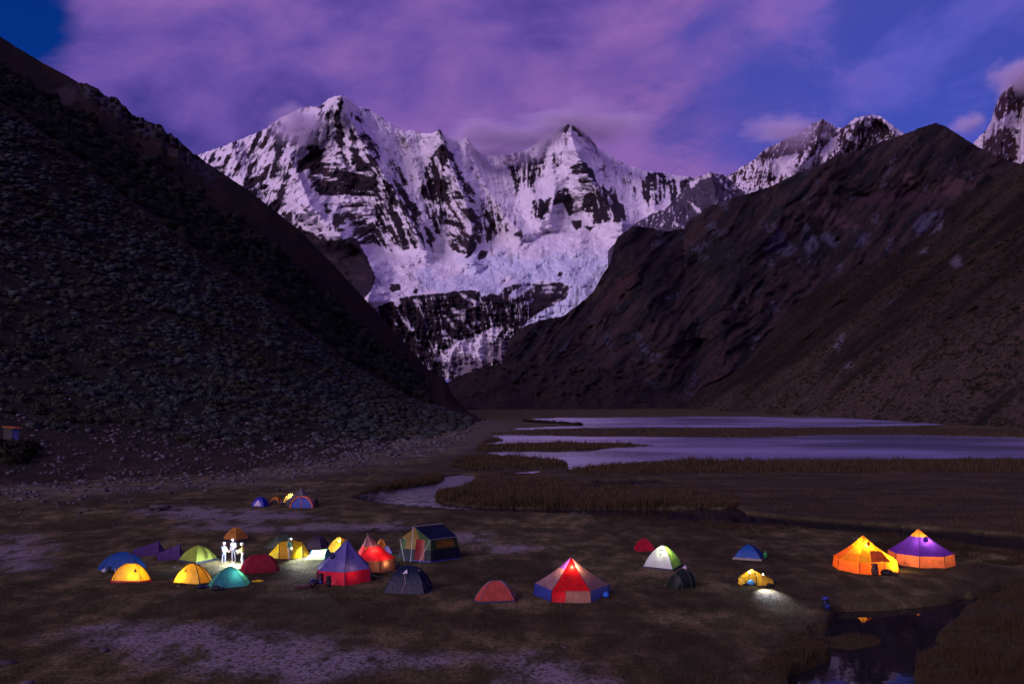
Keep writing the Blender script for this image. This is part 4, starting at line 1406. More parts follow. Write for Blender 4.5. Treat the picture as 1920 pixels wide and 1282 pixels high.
reed_zone('marsh_reeds', [
    ([(815, 940), (818, 920), (868, 910), (890, 892), (946, 888), (1000, 890), (1060, 900), (1200, 912), (1390, 930), (1385, 952), (1200, 954), (1000, 954), (900, 951), (832, 944)], 26000, 0.55, 0.05, 0.25, 0.1),
    ([(812, 942), (820, 922), (850, 918), (900, 930), (1000, 938), (1200, 942), (1380, 945), (1382, 953), (1200, 955), (1000, 955), (900, 952), (830, 945)], 10000, 1.05, 0.045, 0.15, 0.35),
    ([(664, 934), (690, 918), (740, 905), (800, 892), (838, 890), (830, 905), (760, 915), (700, 922)], 9000, 0.8, 0.045, 0.2, 0.4),
    ([(1060, 892), (1500, 886), (1950, 884), (1950, 1000), (1600, 976), (1400, 950), (1200, 920)], 26000, 0.26, 0.05, 0.3, 0.3),
    ([(1080, 962), (1240, 974), (1420, 982), (1560, 992), (1700, 1004), (1700, 1012), (1540, 1002), (1400, 996), (1200, 984), (1090, 972)], 7000, 0.45, 0.035, 0.3, 0.6),
    ([(1620, 1006), (1800, 1018), (1950, 1036), (1950, 1062), (1800, 1046), (1640, 1030)], 7000, 0.4, 0.035, 0.3, 0.7),
], 'rust brown marsh reeds between the stream and the lake', M_REED)
reed_zone('tussock_grass', [
    ([(1720, 1330), (1712, 1250), (1728, 1222), (1770, 1204), (1752, 1188), (1778, 1168), (1806, 1138), (1840, 1118), (1900, 1098), (1980, 1085), (1980, 1330)], 34000, 0.6, 0.014, 0.35, 0.35),
    ([(1530, 1172), (1580, 1164), (1622, 1164), (1660, 1172), (1664, 1184), (1620, 1200), (1570, 1198), (1530, 1190)], 5000, 0.26, 0.014, 0.3, 0.3),
    ([(1440, 1236), (1480, 1205), (1545, 1200), (1560, 1222), (1530, 1242), (1470, 1262)], 5500, 0.45, 0.014, 0.3, 0.3),
    ([(1610, 1285), (1620, 1268), (1660, 1262), (1680, 1285), (1670, 1310), (1620, 1310)], 1500, 0.9, 0.012, 0.45, 0.1),
    ([(1400, 1330), (1420, 1240), (1480, 1190), (1545, 1170), (1470, 1270), (1480, 1330)], 6500, 0.25, 0.014, 0.4, 0.4),
], 'tall dark tussock grass round the pool below the camp', M_REED)
n_ = 165000
qx, qy = rng.random(n_) * 2000 - 40, 965 + 335 * rng.random(n_) ** 0.9
wx, wy, _ = gpt(qx, qy)
wz, sd_, _, _ = height(wx, wy, True)
k = (wz > -0.18) & (rng.random(n_) < sstep(0.36, 0.58, fbm(wx / 2.2, wy / 1.4, octv=4, seed=270)))
for p in BARE:
    k &= poly_sd(wx, wy, p) < 0.5
wx, wy, wz = wx[k], wy[k], wz[k]
V, Fc, A = blades(np.stack([wx, wy, wz - 0.02], 1), 0.06 + 0.13 * rng.random(len(wx)) ** 2, 0.013 + 0 * wx, 0.6, rng, 0.3 + 0.7 * rng.random(len(wx)))
me = mesh_np('meadow_grass', V, Fc)
add_attr(me, 'var', A)
link('meadow_grass', me, M_REED, label='short straw coloured turf over the camp meadow', cat='grass', kind='stuff')

# ------------------------------------------------------------------ the camp: tent builders
_FAB = {}


def fabric(col, trans=0.45, weave=True):
    key = (tuple(round(c, 4) for c in col), trans)
    if key in _FAB:
        return _FAB[key]
    m = bpy.data.materials.new('ripstop_fabric')
    m.use_nodes = True
    t = NT(m.node_tree)
    tc = t.n('ShaderNodeTexCoord').outputs['Object']
    nz = t.noise(tc, 2.2, 4, 0.6)
    fine = t.noise(t.mapping(tc, (1, 1, 0.35)), 7.0, 4, 0.6)
    c = t.mix(t.mrange(nz, 0.3, 0.7), tuple(x * 0.80 for x in col) + (1,), tuple(min(0.95, x * 1.12) for x in col) + (1,))
    b = t.n('ShaderNodeBump')
    b.inputs['Strength'].default_value = 0.5
    b.inputs['Distance'].default_value = 0.09
    t.put(b, 'Height', fine)
    df = t.n('ShaderNodeBsdfDiffuse')
    tr = t.n('ShaderNodeBsdfTranslucent')
    gl = t.n('ShaderNodeBsdfGlossy')
    gl.inputs['Roughness'].default_value = 0.45
    for nd in (df, tr):
        t.put(nd, 'Color', c)
        t.t.links.new(b.outputs[0], nd.inputs['Normal'])
    t.t.links.new(b.outputs[0], gl.inputs['Normal'])
    mx = t.n('ShaderNodeMixShader')
    mx.inputs[0].default_value = trans
    t.t.links.new(df.outputs[0], mx.inputs[1])
    t.t.links.new(tr.outputs[0], mx.inputs[2])
    m2 = t.n('ShaderNodeMixShader')
    m2.inputs[0].default_value = 0.02
    t.t.links.new(mx.outputs[0], m2.inputs[1])
    t.t.links.new(gl.outputs[0], m2.inputs[2])
    out = t.n('ShaderNodeOutputMaterial')
    t.t.links.new(m2.outputs[0], out.inputs['Surface'])
    _FAB[key] = m
    return m


_PL = {}


def pmat(col, rough=0.7, spec=0.3):
    key = (tuple(col), rough)
    if key not in _PL:
        _PL[key] = plain('gear', col, rough, spec, 0.2, 9.0)
    return _PL[key]


def emit(col, strength):
    m = bpy.data.materials.new('lamp_glow')
    m.use_nodes = True
    t = NT(m.node_tree)
    e = t.n('ShaderNodeEmission')
    e.inputs['Color'].default_value = (*col, 1)
    e.inputs['Strength'].default_value = strength
    out = t.n('ShaderNodeOutputMaterial')
    t.t.links.new(e.outputs[0], out.inputs['Surface'])
    return m


POLE = (0.02, 0.02, 0.025)


def tube_np(pts, r, seg=5):
    pts = np.asarray(pts, float)
    n_ = len(pts)
    V, Fc = [], []
    for i in range(n_):
        d = pts[min(i + 1, n_ - 1)] - pts[max(i - 1, 0)]
        d /= np.linalg.norm(d) + 1e-9
        a = np.cross(d, (0, 0, 1.0) if abs(d[2]) < 0.9 else (1.0, 0, 0))
        a /= np.linalg.norm(a) + 1e-9
        b = np.cross(d, a)
        for k in range(seg):
            th = 2 * math.pi * k / seg
            V.append(pts[i] + r * (a * math.cos(th) + b * math.sin(th)))
    for i in range(n_ - 1):
        for k in range(seg):
            Fc.append((i * seg + k, i * seg + (k + 1) % seg, (i + 1) * seg + (k + 1) % seg, (i + 1) * seg + k))
    return np.array(V), np.array(Fc)


def tube(name, pts, r, mat, parent, seg=5):
    v, f = tube_np(pts, r, seg)
    return link(name, mesh_np(name, v, f, True), mat, parent)


def patch(name, fn, nu, nv, mat, parent, smooth=True):
    """surface fn(s, t), s and t in 0..1"""
    s, t = np.meshgrid(np.linspace(0, 1, nu), np.linspace(0, 1, nv))
    P = fn(s, t)
    return link(name, mesh_np(name, np.stack(P, -1).reshape(-1, 3), grid_faces(nv, nu), smooth), mat, parent)


def quad(name, a, b, c, d, mat, parent, sag=0.03, n=7):
    """taut cloth between four corners (a-b bottom, d-c top)"""
    a, b, c, d = (np.array(q, float) for q in (a, b, c, d))
    nrm = np.cross(b - a, d - a)
    nrm /= np.linalg.norm(nrm) + 1e-9

    def fn(s, t):
        P = [(a[k] * (1 - s) + b[k] * s) * (1 - t) + (d[k] * (1 - s) + c[k] * s) * t - nrm[k] * sag * np.sin(np.pi * s) * np.sin(np.pi * t) for k in range(3)]
        return P
    return patch(name, fn, n, n, mat, parent)


def tent_root(px0, px1, pyb, dep, label, group=None, rot=0.0, name='tent', sink=0.03):
    """Empty on the meadow; returns root, distance of its centre and apparent width in metres"""
    dc = gdist(pyb) + dep / 2
    x = ((px0 + px1) / 2 - CX) / F * dc
    z = ground_z(x, dc) - sink
    r = link(name, None, None, None, (x, dc, z), rot, label, 'tent', group)
    r.empty_display_size = 0.3
    return r, dc, (px1 - px0) / F * dc, z


def top_h(pyt, dc, z):
    return H - (pyt - YH) / F * dc - z


def pole_pt(c, a, t, rnd, z0):
    s_, c_ = np.sin(t * np.pi / 2), np.cos(t * np.pi / 2) ** 0.85
    k = (1 - t) * (1 - rnd) + c_ * rnd
    zz = t * (1 - rnd) + s_ * rnd
    return (a[0] + (c[0] - a[0]) * k, a[1] + (c[1] - a[1]) * k, z0 + (a[2] - z0) * zz)


def canopy(root, corners, apexes, rnd, cols, z0=0.0, bulge=0.0, bands=None, poles=None, skip=(), flare=0.0):
    """panels from the base corners (x, y, apex index) to the apexes; cols per panel or bands [(t0, t1, colour)]"""
    n_ = len(corners)
    for i in range(n_):
        if i in skip:
            continue
        c, e = corners[i], corners[(i + 1) % n_]
        a, b = apexes[c[2]], apexes[e[2]]
        bl = bands[i] if isinstance(bands, dict) and i in bands else (bands if isinstance(bands, list) else [(0, 1, cols[i % len(cols)])])
        for (t0, t1, col) in bl:
            def fn(s, t, c=c, e=e, a=a, b=b, t0=t0, t1=t1):
                tt = t0 + (t1 - t0) * t
                P, Q = pole_pt(c, a, tt, rnd, z0), pole_pt(e, b, tt, rnd, z0)
                mx_, my_ = (c[0] + e[0]) / 2, (c[1] + e[1]) / 2
                L_ = math.hypot(mx_, my_) + 1e-6
                # cloth between two poles: slightly hollow high up, a touch full at the hem, fine drag wrinkles
                k = bulge * np.sin(np.pi * s) * np.sin(np.pi * np.clip(tt, 0, 1)) + 0.012 * np.sin(s * 9 + tt * 5) * np.sin(np.pi * s) * (1 - tt)
                k = k + flare * np.sin(np.pi * s) * (1 - tt) ** 3
                return [P[0] * (1 - s) + Q[0] * s + mx_ / L_ * k, P[1] * (1 - s) + Q[1] * s + my_ / L_ * k, P[2] * (1 - s) + Q[2] * s]
            patch('panel', fn, 9, max(4, int(12 * (t1 - t0)) + 2), fabric(col), root)
    if poles is not None:
        for c in corners:
            tt = np.linspace(0, 1, 14)
            P = pole_pt(c, apexes[c[2]], tt, rnd, z0)
            tube('pole_sleeve', np.stack(P, -1) * np.array([1.006, 1.006, 1.004]), poles[1], pmat(poles[0]), root)
        if len(apexes) > 1:
            tube('pole_sleeve', [apexes[0], apexes[1]], poles[1], pmat(poles[0]), root)


def skirt(root, corners, h, out, col, name='skirt'):
    n_ = len(corners)
    for i in range(n_):
        c, e = corners[i], corners[(i + 1) % n_]
        k = 1 + out
        quad(name, (c[0] * k, c[1] * k, 0.0), (e[0] * k, e[1] * k, 0.0), (e[0], e[1], h), (c[0], c[1], h), fabric(col), root, 0.0, 4)


def guy(root, p, q):
    tube('guy_line', [p, q], 0.004, pmat((0.12, 0.11, 0.10)), root, 3)


def dome(px0, px1, pyb, pyt, rot, q, label, cols, ridge=0.0, rnd=0.5, pole=(POLE, 0.022), bulge=-0.02, hem=None, six=0.0, group=None, flare=0.03, guys=True):
    """pole dome; q = depth / width of its base, six > 0 adds porch corners at both ends, ridge = half length of ridge pole / width"""
    r_ = math.radians(rot)
    # base w x q*w, porches stick out by six*w at each end of x
    full = 1 + 2 * six
    wa = (px1 - px0)
    w_guess = wa / F * gdist(pyb)
    w = w_guess / (full * abs(math.cos(r_)) + q * abs(math.sin(r_)))
    dep = w * (full * abs(math.sin(r_)) + q * abs(math.cos(r_)))
    root, dc, app_, z = tent_root(px0, px1, pyb, dep, label, group, r_)
    w *= app_ / w_guess
    h = top_h(pyt, dc, z)
    a = [(-ridge * w, 0, h), (ridge * w, 0, h)] if ridge else [(0, 0, h)]
    A, B = 0, (1 if ridge else 0)
    x, y = w / 2, q * w / 2
    cs = [(-x, -y, A), (x, -y, B)]
    if six:
        cs.append((x + six * w, 0, B))
    cs += [(x, y, B), (-x, y, A)]
    if six:
        cs.append((-x - six * w, 0, A))
    canopy(root, cs, a, rnd, cols, 0.0, bulge, poles=pole, flare=flare)
    if hem:
        skirt(root, cs, 0.16, 0.05, hem)
    if guys:
        for c in cs[:2]:
            p = pole_pt(c, a[c[2]], 0.45, rnd, 0)
            guy(root, p, (c[0] * 1.45, c[1] * 1.5, 0.02))
    return root, w, h, cs, a, rnd


def mark(root, dm, i, s0, s1, t0, t1, shape, col=(0.02, 0.02, 0.02), name='logo', off=0.03):
    """flat print on panel i of a dome: shape is a polygon in 0..1 over the box s0..s1, t0..t1"""
    _, w, h, cs, a, rnd = dm
    c, e = cs[i], cs[(i + 1) % len(cs)]
    V = []
    mx_, my_ = (c[0] + e[0]) / 2, (c[1] + e[1]) / 2
    L_ = math.hypot(mx_, my_)
    for u, v in shape:
        s, t = s0 + (s1 - s0) * u, t0 + (t1 - t0) * v
        P, Q = pole_pt(c, a[c[2]], t, rnd, 0), pole_pt(e, a[e[2]], t, rnd, 0)
        k = off + 0.02 + 0.03 * math.sin(math.pi * s)
        V.append((P[0] * (1 - s) + Q[0] * s + mx_ / L_ * k, P[1] * (1 - s) + Q[1] * s + my_ / L_ * k, P[2] * (1 - s) + Q[2] * s + k * 0.6))
    me_ = bpy.data.meshes.new(name)
    me_.from_pydata(V, [], [list(range(len(V)))])
    return link(name, me_, pmat(col), root)


TRI = [(0, 0), (1, 0.15), (0.7, 1)]


def zip_line(dm, i, s, t0, t1, root, col=(0.03, 0.03, 0.03), r=0.012, bend=0.0):
    _, w, h, cs, a, rnd = dm
    c, e = cs[i], cs[(i + 1) % len(cs)]
    P_ = []
    for t in np.linspace(t0, t1, 8):
        ss = s + bend * math.sin(math.pi * (t - t0) / (t1 - t0))
        P, Q = pole_pt(c, a[c[2]], t, rnd, 0), pole_pt(e, a[e[2]], t, rnd, 0)
        mx_, my_ = (c[0] + e[0]) / 2, (c[1] + e[1]) / 2
        L_ = math.hypot(mx_, my_)
        P_.append((P[0] * (1 - ss) + Q[0] * ss + mx_ / L_ * 0.04, P[1] * (1 - ss) + Q[1] * ss + my_ / L_ * 0.04, P[2] * (1 - ss) + Q[2] * ss + 0.02))
    return tube('zip', P_, r, pmat(col), root, 4)


def bell(px0, px1, pyb, pyt, n, rot, label, wall_h, roof_bands, wall_cols, q=1.0, apex_px=None, skip_wall=(), skip_roof=(), seam=(0.10, 0.03, 0.01), group=None, splay=1.05, sag=-0.05, conc=-0.16, peak=(0.08, 0.03, 0.02)):
    """pyramid / bell tent: n-sided, upright wall below, roof panels to one peak.  roof_bands: list for all or dict per side"""
    w_guess = (px1 - px0) / F * gdist(pyb)
    root, dc, w, z = tent_root(px0, px1, pyb, w_guess * q * 0.95, label, group, 0.0)
    h = top_h(pyt, dc, z)
    R_ = w / 2
    cs = []
    for i in range(n):
        th = math.radians(rot) + 2 * math.pi * i / n
        cs.append((R_ * math.cos(th), R_ * q * math.sin(th), 0))
    ap = ((0 if apex_px is None else (apex_px - (px0 + px1) / 2) / F * dc), 0, h)
    canopy(root, cs, [ap], conc, [(1, 1, 1)], wall_h, sag, bands=roof_bands, skip=skip_roof)
    for i in range(n):
        c, e = cs[i], cs[(i + 1) % n]
        if i not in skip_wall:
            wc = wall_cols[i % len(wall_cols)]
            segs = wc if isinstance(wc, list) else [(0, 1, wc)]
            for u0, u1, col in segs:
                def L(u, k=1.0, c=c, e=e):
                    return ((c[0] * (1 - u) + e[0] * u) * k, (c[1] * (1 - u) + e[1] * u) * k)
                quad('wall_panel', (*L(u0, splay), 0), (*L(u1, splay), 0), (*L(u1), wall_h), (*L(u0), wall_h), fabric(col), root, 0.04, 6)
        tube('seam', [(c[0] * splay, c[1] * splay, 0), (c[0] * 1.01, c[1] * 1.01, wall_h)], 0.025, pmat(seam), root, 4)
        tube('seam', np.stack(pole_pt((c[0] * 1.01, c[1] * 1.01), ap, np.linspace(0, 0.98, 10), conc, wall_h), -1), 0.012, pmat(seam), root, 4)
        if i not in skip_wall:
            guy(root, (c[0] * 1.01, c[1] * 1.01, wall_h), (c[0] * 1.35, c[1] * 1.35, 0.03))
    v, f = dome_template(6, 2, 3, 0.05, 1.6)
    link('peak_cap', mesh_np('peak_cap', v * 0.07 + np.array([ap[0], ap[1], h - 0.06]), f), pmat(peak), root)
    return root, w, h, cs, ap, dc


def sections(px0, px1, pyb, pyt, rot, label, secs, cols, length, pole=(POLE, 0.022), group=None, dep=None, zoff=0.0, skip=()):
    """tunnel / ridge tent lofted through cross-sections (x, half width, height, roundness) along its own axis"""
    r_ = math.radians(rot)
    hw = max(s[1] for s in secs)
    span = length * abs(math.cos(r_)) + 2 * hw * abs(math.sin(r_))
    dp = length * abs(math.sin(r_)) + 2 * hw * abs(math.cos(r_))
    k = ((px1 - px0) / F * gdist(pyb)) / span
    root, dc, w, z = tent_root(px0, px1, pyb, dp * k, label, group, r_)
    k = w / span
    h = top_h(pyt, dc, z) + zoff
    hm = max(s[2] for s in secs)

    def sec_pt(sec, u):
        x, hw_, hh, rd = sec
        th = np.pi * u
        cy, cz = -np.cos(th), np.sin(th)
        ty, tz = 2 * u - 1, 1 - np.abs(2 * u - 1)
        yy = (cy * rd + ty * (1 - rd)) * hw_ * k
        zz = (cz ** 0.85 * rd + tz * (1 - rd)) * hh / hm * h
        return x * k, yy, zz
    for i in range(len(secs) - 1):
        if i in skip:
            continue
        a, b = secs[i], secs[i + 1]

        def fn(s, t, a=a, b=b):
            A, B = sec_pt(a, s), sec_pt(b, s)
            dip = 0.03 * np.sin(np.pi * t) * np.sin(np.pi * s)
            return [A[0] * (1 - t) + B[0] * t, A[1] * (1 - t) + B[1] * t, A[2] * (1 - t) + B[2] * t - dip]
        patch('panel', fn, 17, 6, fabric(cols[i % len(cols)]), root, smooth=a[3] > 0.3)
    for sec in secs:
        if sec[2] > 0.3 and pole:
            u = np.linspace(0, 1, 17)
            P = sec_pt(sec, u)
            tube('pole_sleeve', np.stack([P[0] + 0 * u, P[1] * 1.01, P[2] * 1.01], -1), pole[1], pmat(pole[0]), root)
    for e in (0, -1):
        if secs[e][2] > 0.3:          # upright end wall
            def fe(s, t, sec=secs[e]):
                P = sec_pt(sec, s)
                return [P[0] + 0 * s, P[1] * (0.4 + 0.6 * t) if False else P[1], P[2] * t]
            patch('end_panel', fe, 17, 5, fabric(cols[-1]), root)
    return root, k, h, dc


# ------------------------------------------------------------------ lamps
def lantern(p, power, col, label, r=0.07, size=0.06, glow=None):
    root = link('lantern', None, None, None, tuple(p), None, label, 'lantern')
    root.empty_display_size = 0.1
    v, f = dome_template(8, 4, 5, 0.0, 1.0)
    g = link('globe', mesh_np('globe', v * r, f, True), emit(col, glow or 14.0), root)
    v, f = tube_np([(0, 0, -0.06), (0, 0, -0.02)], r * 1.05, 8)
    link('base', mesh_np('base', v, f), pmat((0.05, 0.05, 0.05)), root)
    t = np.linspace(0, math.pi, 8)
    tube('handle', np.stack([r * np.cos(t), 0 * t, r * 1.1 + r * 0.9 * np.sin(t)], -1), 0.006, pmat((0.05, 0.05, 0.05)), root, 4)
    ld = bpy.data.lights.new('lantern_light', 'POINT')
    ld.energy = power * 8.0
    ld.color = col
    ld.shadow_soft_size = size
    lo = bpy.data.objects.new('lantern_light', ld)
    COL.objects.link(lo)
    lo.parent = root
    lo.location = (0, 0, r * 1.9)
    return root


def in_tent(root, x, y, z):
    """local tent coordinates -> world"""
    c, s = math.cos(root.rotation_euler[2]), math.sin(root.rotation_euler[2])
    return (root.location[0] + c * x - s * y, root.location[1] + s * x + c * y, root.location[2] + z)


WARM = (1.0, 0.62, 0.24)
COOL = (0.80, 0.90, 1.0)

# ------------------------------------------------------------------ tents
YEL, LIME, TEAL, BLUE, NAVY = (0.80, 0.50, 0.015), (0.34, 0.50, 0.05), (0.02, 0.17, 0.22), (0.01, 0.09, 0.36), (0.008, 0.018, 0.055)
RED, DRED, PURP, ORA = (0.55, 0.02, 0.03), (0.24, 0.012, 0.03), (0.075, 0.035, 0.15), (0.75, 0.22, 0.03)

d = dome(183, 275, 1070, 1034, 14, 0.62, 'royal blue low dome tent with dark poles and bags at its front', [BLUE], six=0.16, ridge=0.10)
d = dome(206, 286, 1093, 1056, -4, 0.62, 'glowing yellow tent with a dark red hem', [YEL], hem=(0.40, 0.015, 0.04), six=0.20, ridge=0.16, pole=((0.35, 0.16, 0.01), 0.016))
mark(d[0], d, 0, 0.78, 0.92, 0.45, 0.66, TRI)
lantern(in_tent(d[0], 0.35, 0.1, 0.16), 15, WARM, 'lantern lighting the yellow tent with the red hem from inside')
sections(252, 318, 1044, 1014, 18, 'purple ridge tent, the longer one, rising to a peak at one end', [(-1.6, 0.9, 0.55, 0.15), (0.6, 0.9, 1.25, 0.1), (1.25, 0.8, 0.10, 0.1)], [PURP], 2.85, pole=None)
sections(294, 350, 1051, 1020, 20, 'smaller purple ridge tent beside the lime dome', [(-1.3, 0.8, 0.50, 0.15), (0.75, 0.85, 1.2, 0.1), (1.2, 0.7, 0.10, 0.1)], [(0.085, 0.04, 0.17)], 2.5, pole=None)
d = dome(337, 406, 1057, 1022, -32, 0.95, 'lime green dome tent beside the group of lit people', [LIME, (0.50, 0.62, 0.10), LIME, LIME], pole=((0.16, 0.24, 0.03), 0.018), hem=(0.05, 0.06, 0.09))  # right panel: lamplight put into a lighter lime colour
d = dome(418, 467, 1016, 988, -34, 0.80, 'ochre orange dome tent standing alone behind the lit people', [(0.46, 0.20, 0.022)], pole=((0.25, 0.10, 0.01), 0.018), hem=(0.02, 0.025, 0.05))
mark(d[0], d, 0, 0.45, 0.62, 0.48, 0.66, TRI)
d = dome(321, 401, 1095, 1056, -12, 0.75, 'yellow tent with black pole stripes beside the teal dome', [YEL, (0.72, 0.42, 0.015)], six=0.16, ridge=0.08, pole=((0.05, 0.03, 0.01), 0.03))
mark(d[0], d, 0, 0.25, 0.42, 0.48, 0.68, TRI, (0.18, 0.09, 0.01))
lantern(in_tent(d[0], -0.55, -0.25, 0.14), 13, WARM, 'lantern lighting the yellow tent with black pole stripes')
d = dome(387, 474, 1104, 1062, 16, 0.68, 'teal blue dome tent partly lit from inside', [TEAL, (0.05, 0.26, 0.20), TEAL, TEAL], six=0.12, pole=((0.01, 0.05, 0.07), 0.02))
lantern(in_tent(d[0], 0.45, -0.15, 0.55), 7, (1.0, 0.95, 0.6), 'lantern lighting the teal dome tent from inside')
dome(447, 527, 1077, 1039, 20, 0.72, 'dark crimson lumpy dome tent next to the lit people', [(0.26, 0.012, 0.03), (0.30, 0.014, 0.045)], six=0.14, ridge=0.12, pole=((0.12, 0.01, 0.02), 0.016), rnd=0.85)
sections(492, 556, 1028, 1000, 16, 'dark olive tunnel tent behind the yellow tunnel tent', [(-1.7, 0.8, 0.10, 0.6), (-0.1, 1.1, 1.15, 0.9), (0.9, 1.1, 1.1, 0.9), (1.5, 0.7, 0.1, 0.8)], [(0.045, 0.065, 0.04)], 3.2)
yt = sections(499, 586, 1046, 1012, 12, 'bright yellow tunnel tent with black hoops beside the standing person', [(-1.75, 0.55, 0.08, 0.9), (-0.75, 1.05, 1.12, 0.95), (0.25, 1.15, 1.25, 0.95), (1.05, 1.0, 1.05, 0.95), (1.6, 0.5, 0.12, 0.9)], [(0.82, 0.60, 0.012), YEL], 3.35, pole=((0.02, 0.02, 0.015), 0.03))
dome(570, 621, 1031, 1003, -18, 0.9, 'dark plum dome tent between the yellow tunnel tent and the lit yellow dome', [(0.035, 0.014, 0.045), (0.05, 0.02, 0.06)], six=0.12, pole=((0.02, 0.015, 0.05), 0.03))
d = dome(613, 662, 1036, 1006, -30, 0.85, 'brightly lit yellow dome tent behind the blue pyramid', [YEL, (0.82, 0.55, 0.03)], pole=((0.05, 0.03, 0.01), 0.026))
mark(d[0], d, 0, 0.40, 0.58, 0.50, 0.66, TRI)
lantern(in_tent(d[0], 0.15, -0.30, 0.85), 12, (1.0, 0.75, 0.35), 'lantern hanging in the brightly lit yellow dome')
sections(574, 628, 1049, 1028, -10, 'low pale green tent with a blue top and open end', [(-1.4, 0.7, 0.10, 0.4), (-0.9, 0.9, 0.78, 0.5), (0.8, 0.9, 0.95, 0.5), (1.35, 0.6, 0.10, 0.4)], [(0.30, 0.52, 0.20), (0.36, 0.58, 0.22), (0.03, 0.10, 0.16)], 2.75, pole=((0.02, 0.06, 0.14), 0.03))
dome(703, 727, 1034, 1010, 25, 0.9, 'orange dome tent half hidden behind the red pyramid', [(0.55, 0.20, 0.03)], pole=((0.2, 0.08, 0.01), 0.018), guys=False)
dome(716, 736, 1038, 1023, 0, 0.8, 'small lavender tent peeking out behind the red pyramid', [(0.20, 0.15, 0.36)], guys=False, pole=((0.1, 0.08, 0.2), 0.015))

# red pyramid behind, blue and red pyramid in front
REDL = (0.60, 0.012, 0.02)
b = bell(664, 742, 1072, 999, 6, -68, 'red pyramid tent with a mauve peak and brown wall, lit inside', 0.85,
         [(0, 0.52, REDL), (0.52, 1, (0.24, 0.10, 0.12))], [(0.15, 0.075, 0.065)], apex_px=690, seam=(0.03, 0.012, 0.012))
lantern(in_tent(b[0], 0.05, -0.60, 1.25), 9, WARM, 'lantern glowing behind the red roof of the mauve peaked pyramid')
lantern(in_tent(b[0], 0.78, -0.85, 0.42), 6, WARM, 'lantern glowing low in the brown wall of the red pyramid')
v, f = dome_template(8, 2, 9, 0.0, 0.5)
vent = link('vent', mesh_np('vent', (v * 0.13)[:, [0, 2, 1]] * np.array([1, -1, 1]) + np.array([-0.52, -0.62, 1.62]), f), fabric((0.75, 0.35, 0.03)), b[0])
b = bell(590, 698, 1096, 1009, 6, -77, 'blue pyramid tent with a crimson wall and bags lying before it', 0.88,
         [(0, 1, (0.115, 0.115, 0.36))], [(0.62, 0.015, 0.055)], apex_px=651, seam=(0.035, 0.02, 0.07), sag=-0.10)
lantern(in_tent(b[0], 0.55, -1.15, 0.55), 2.6, WARM, 'small lantern glowing behind the crimson wall of the blue pyramid')
link('vent', mesh_np('vent', (v * np.array([0.16, 0.30, 0.2]))[:, [0, 2, 1]] * np.array([1, -1, 1]) + np.array([-0.62, -0.72, 1.70]), f), fabric((0.02, 0.018, 0.06)), b[0])


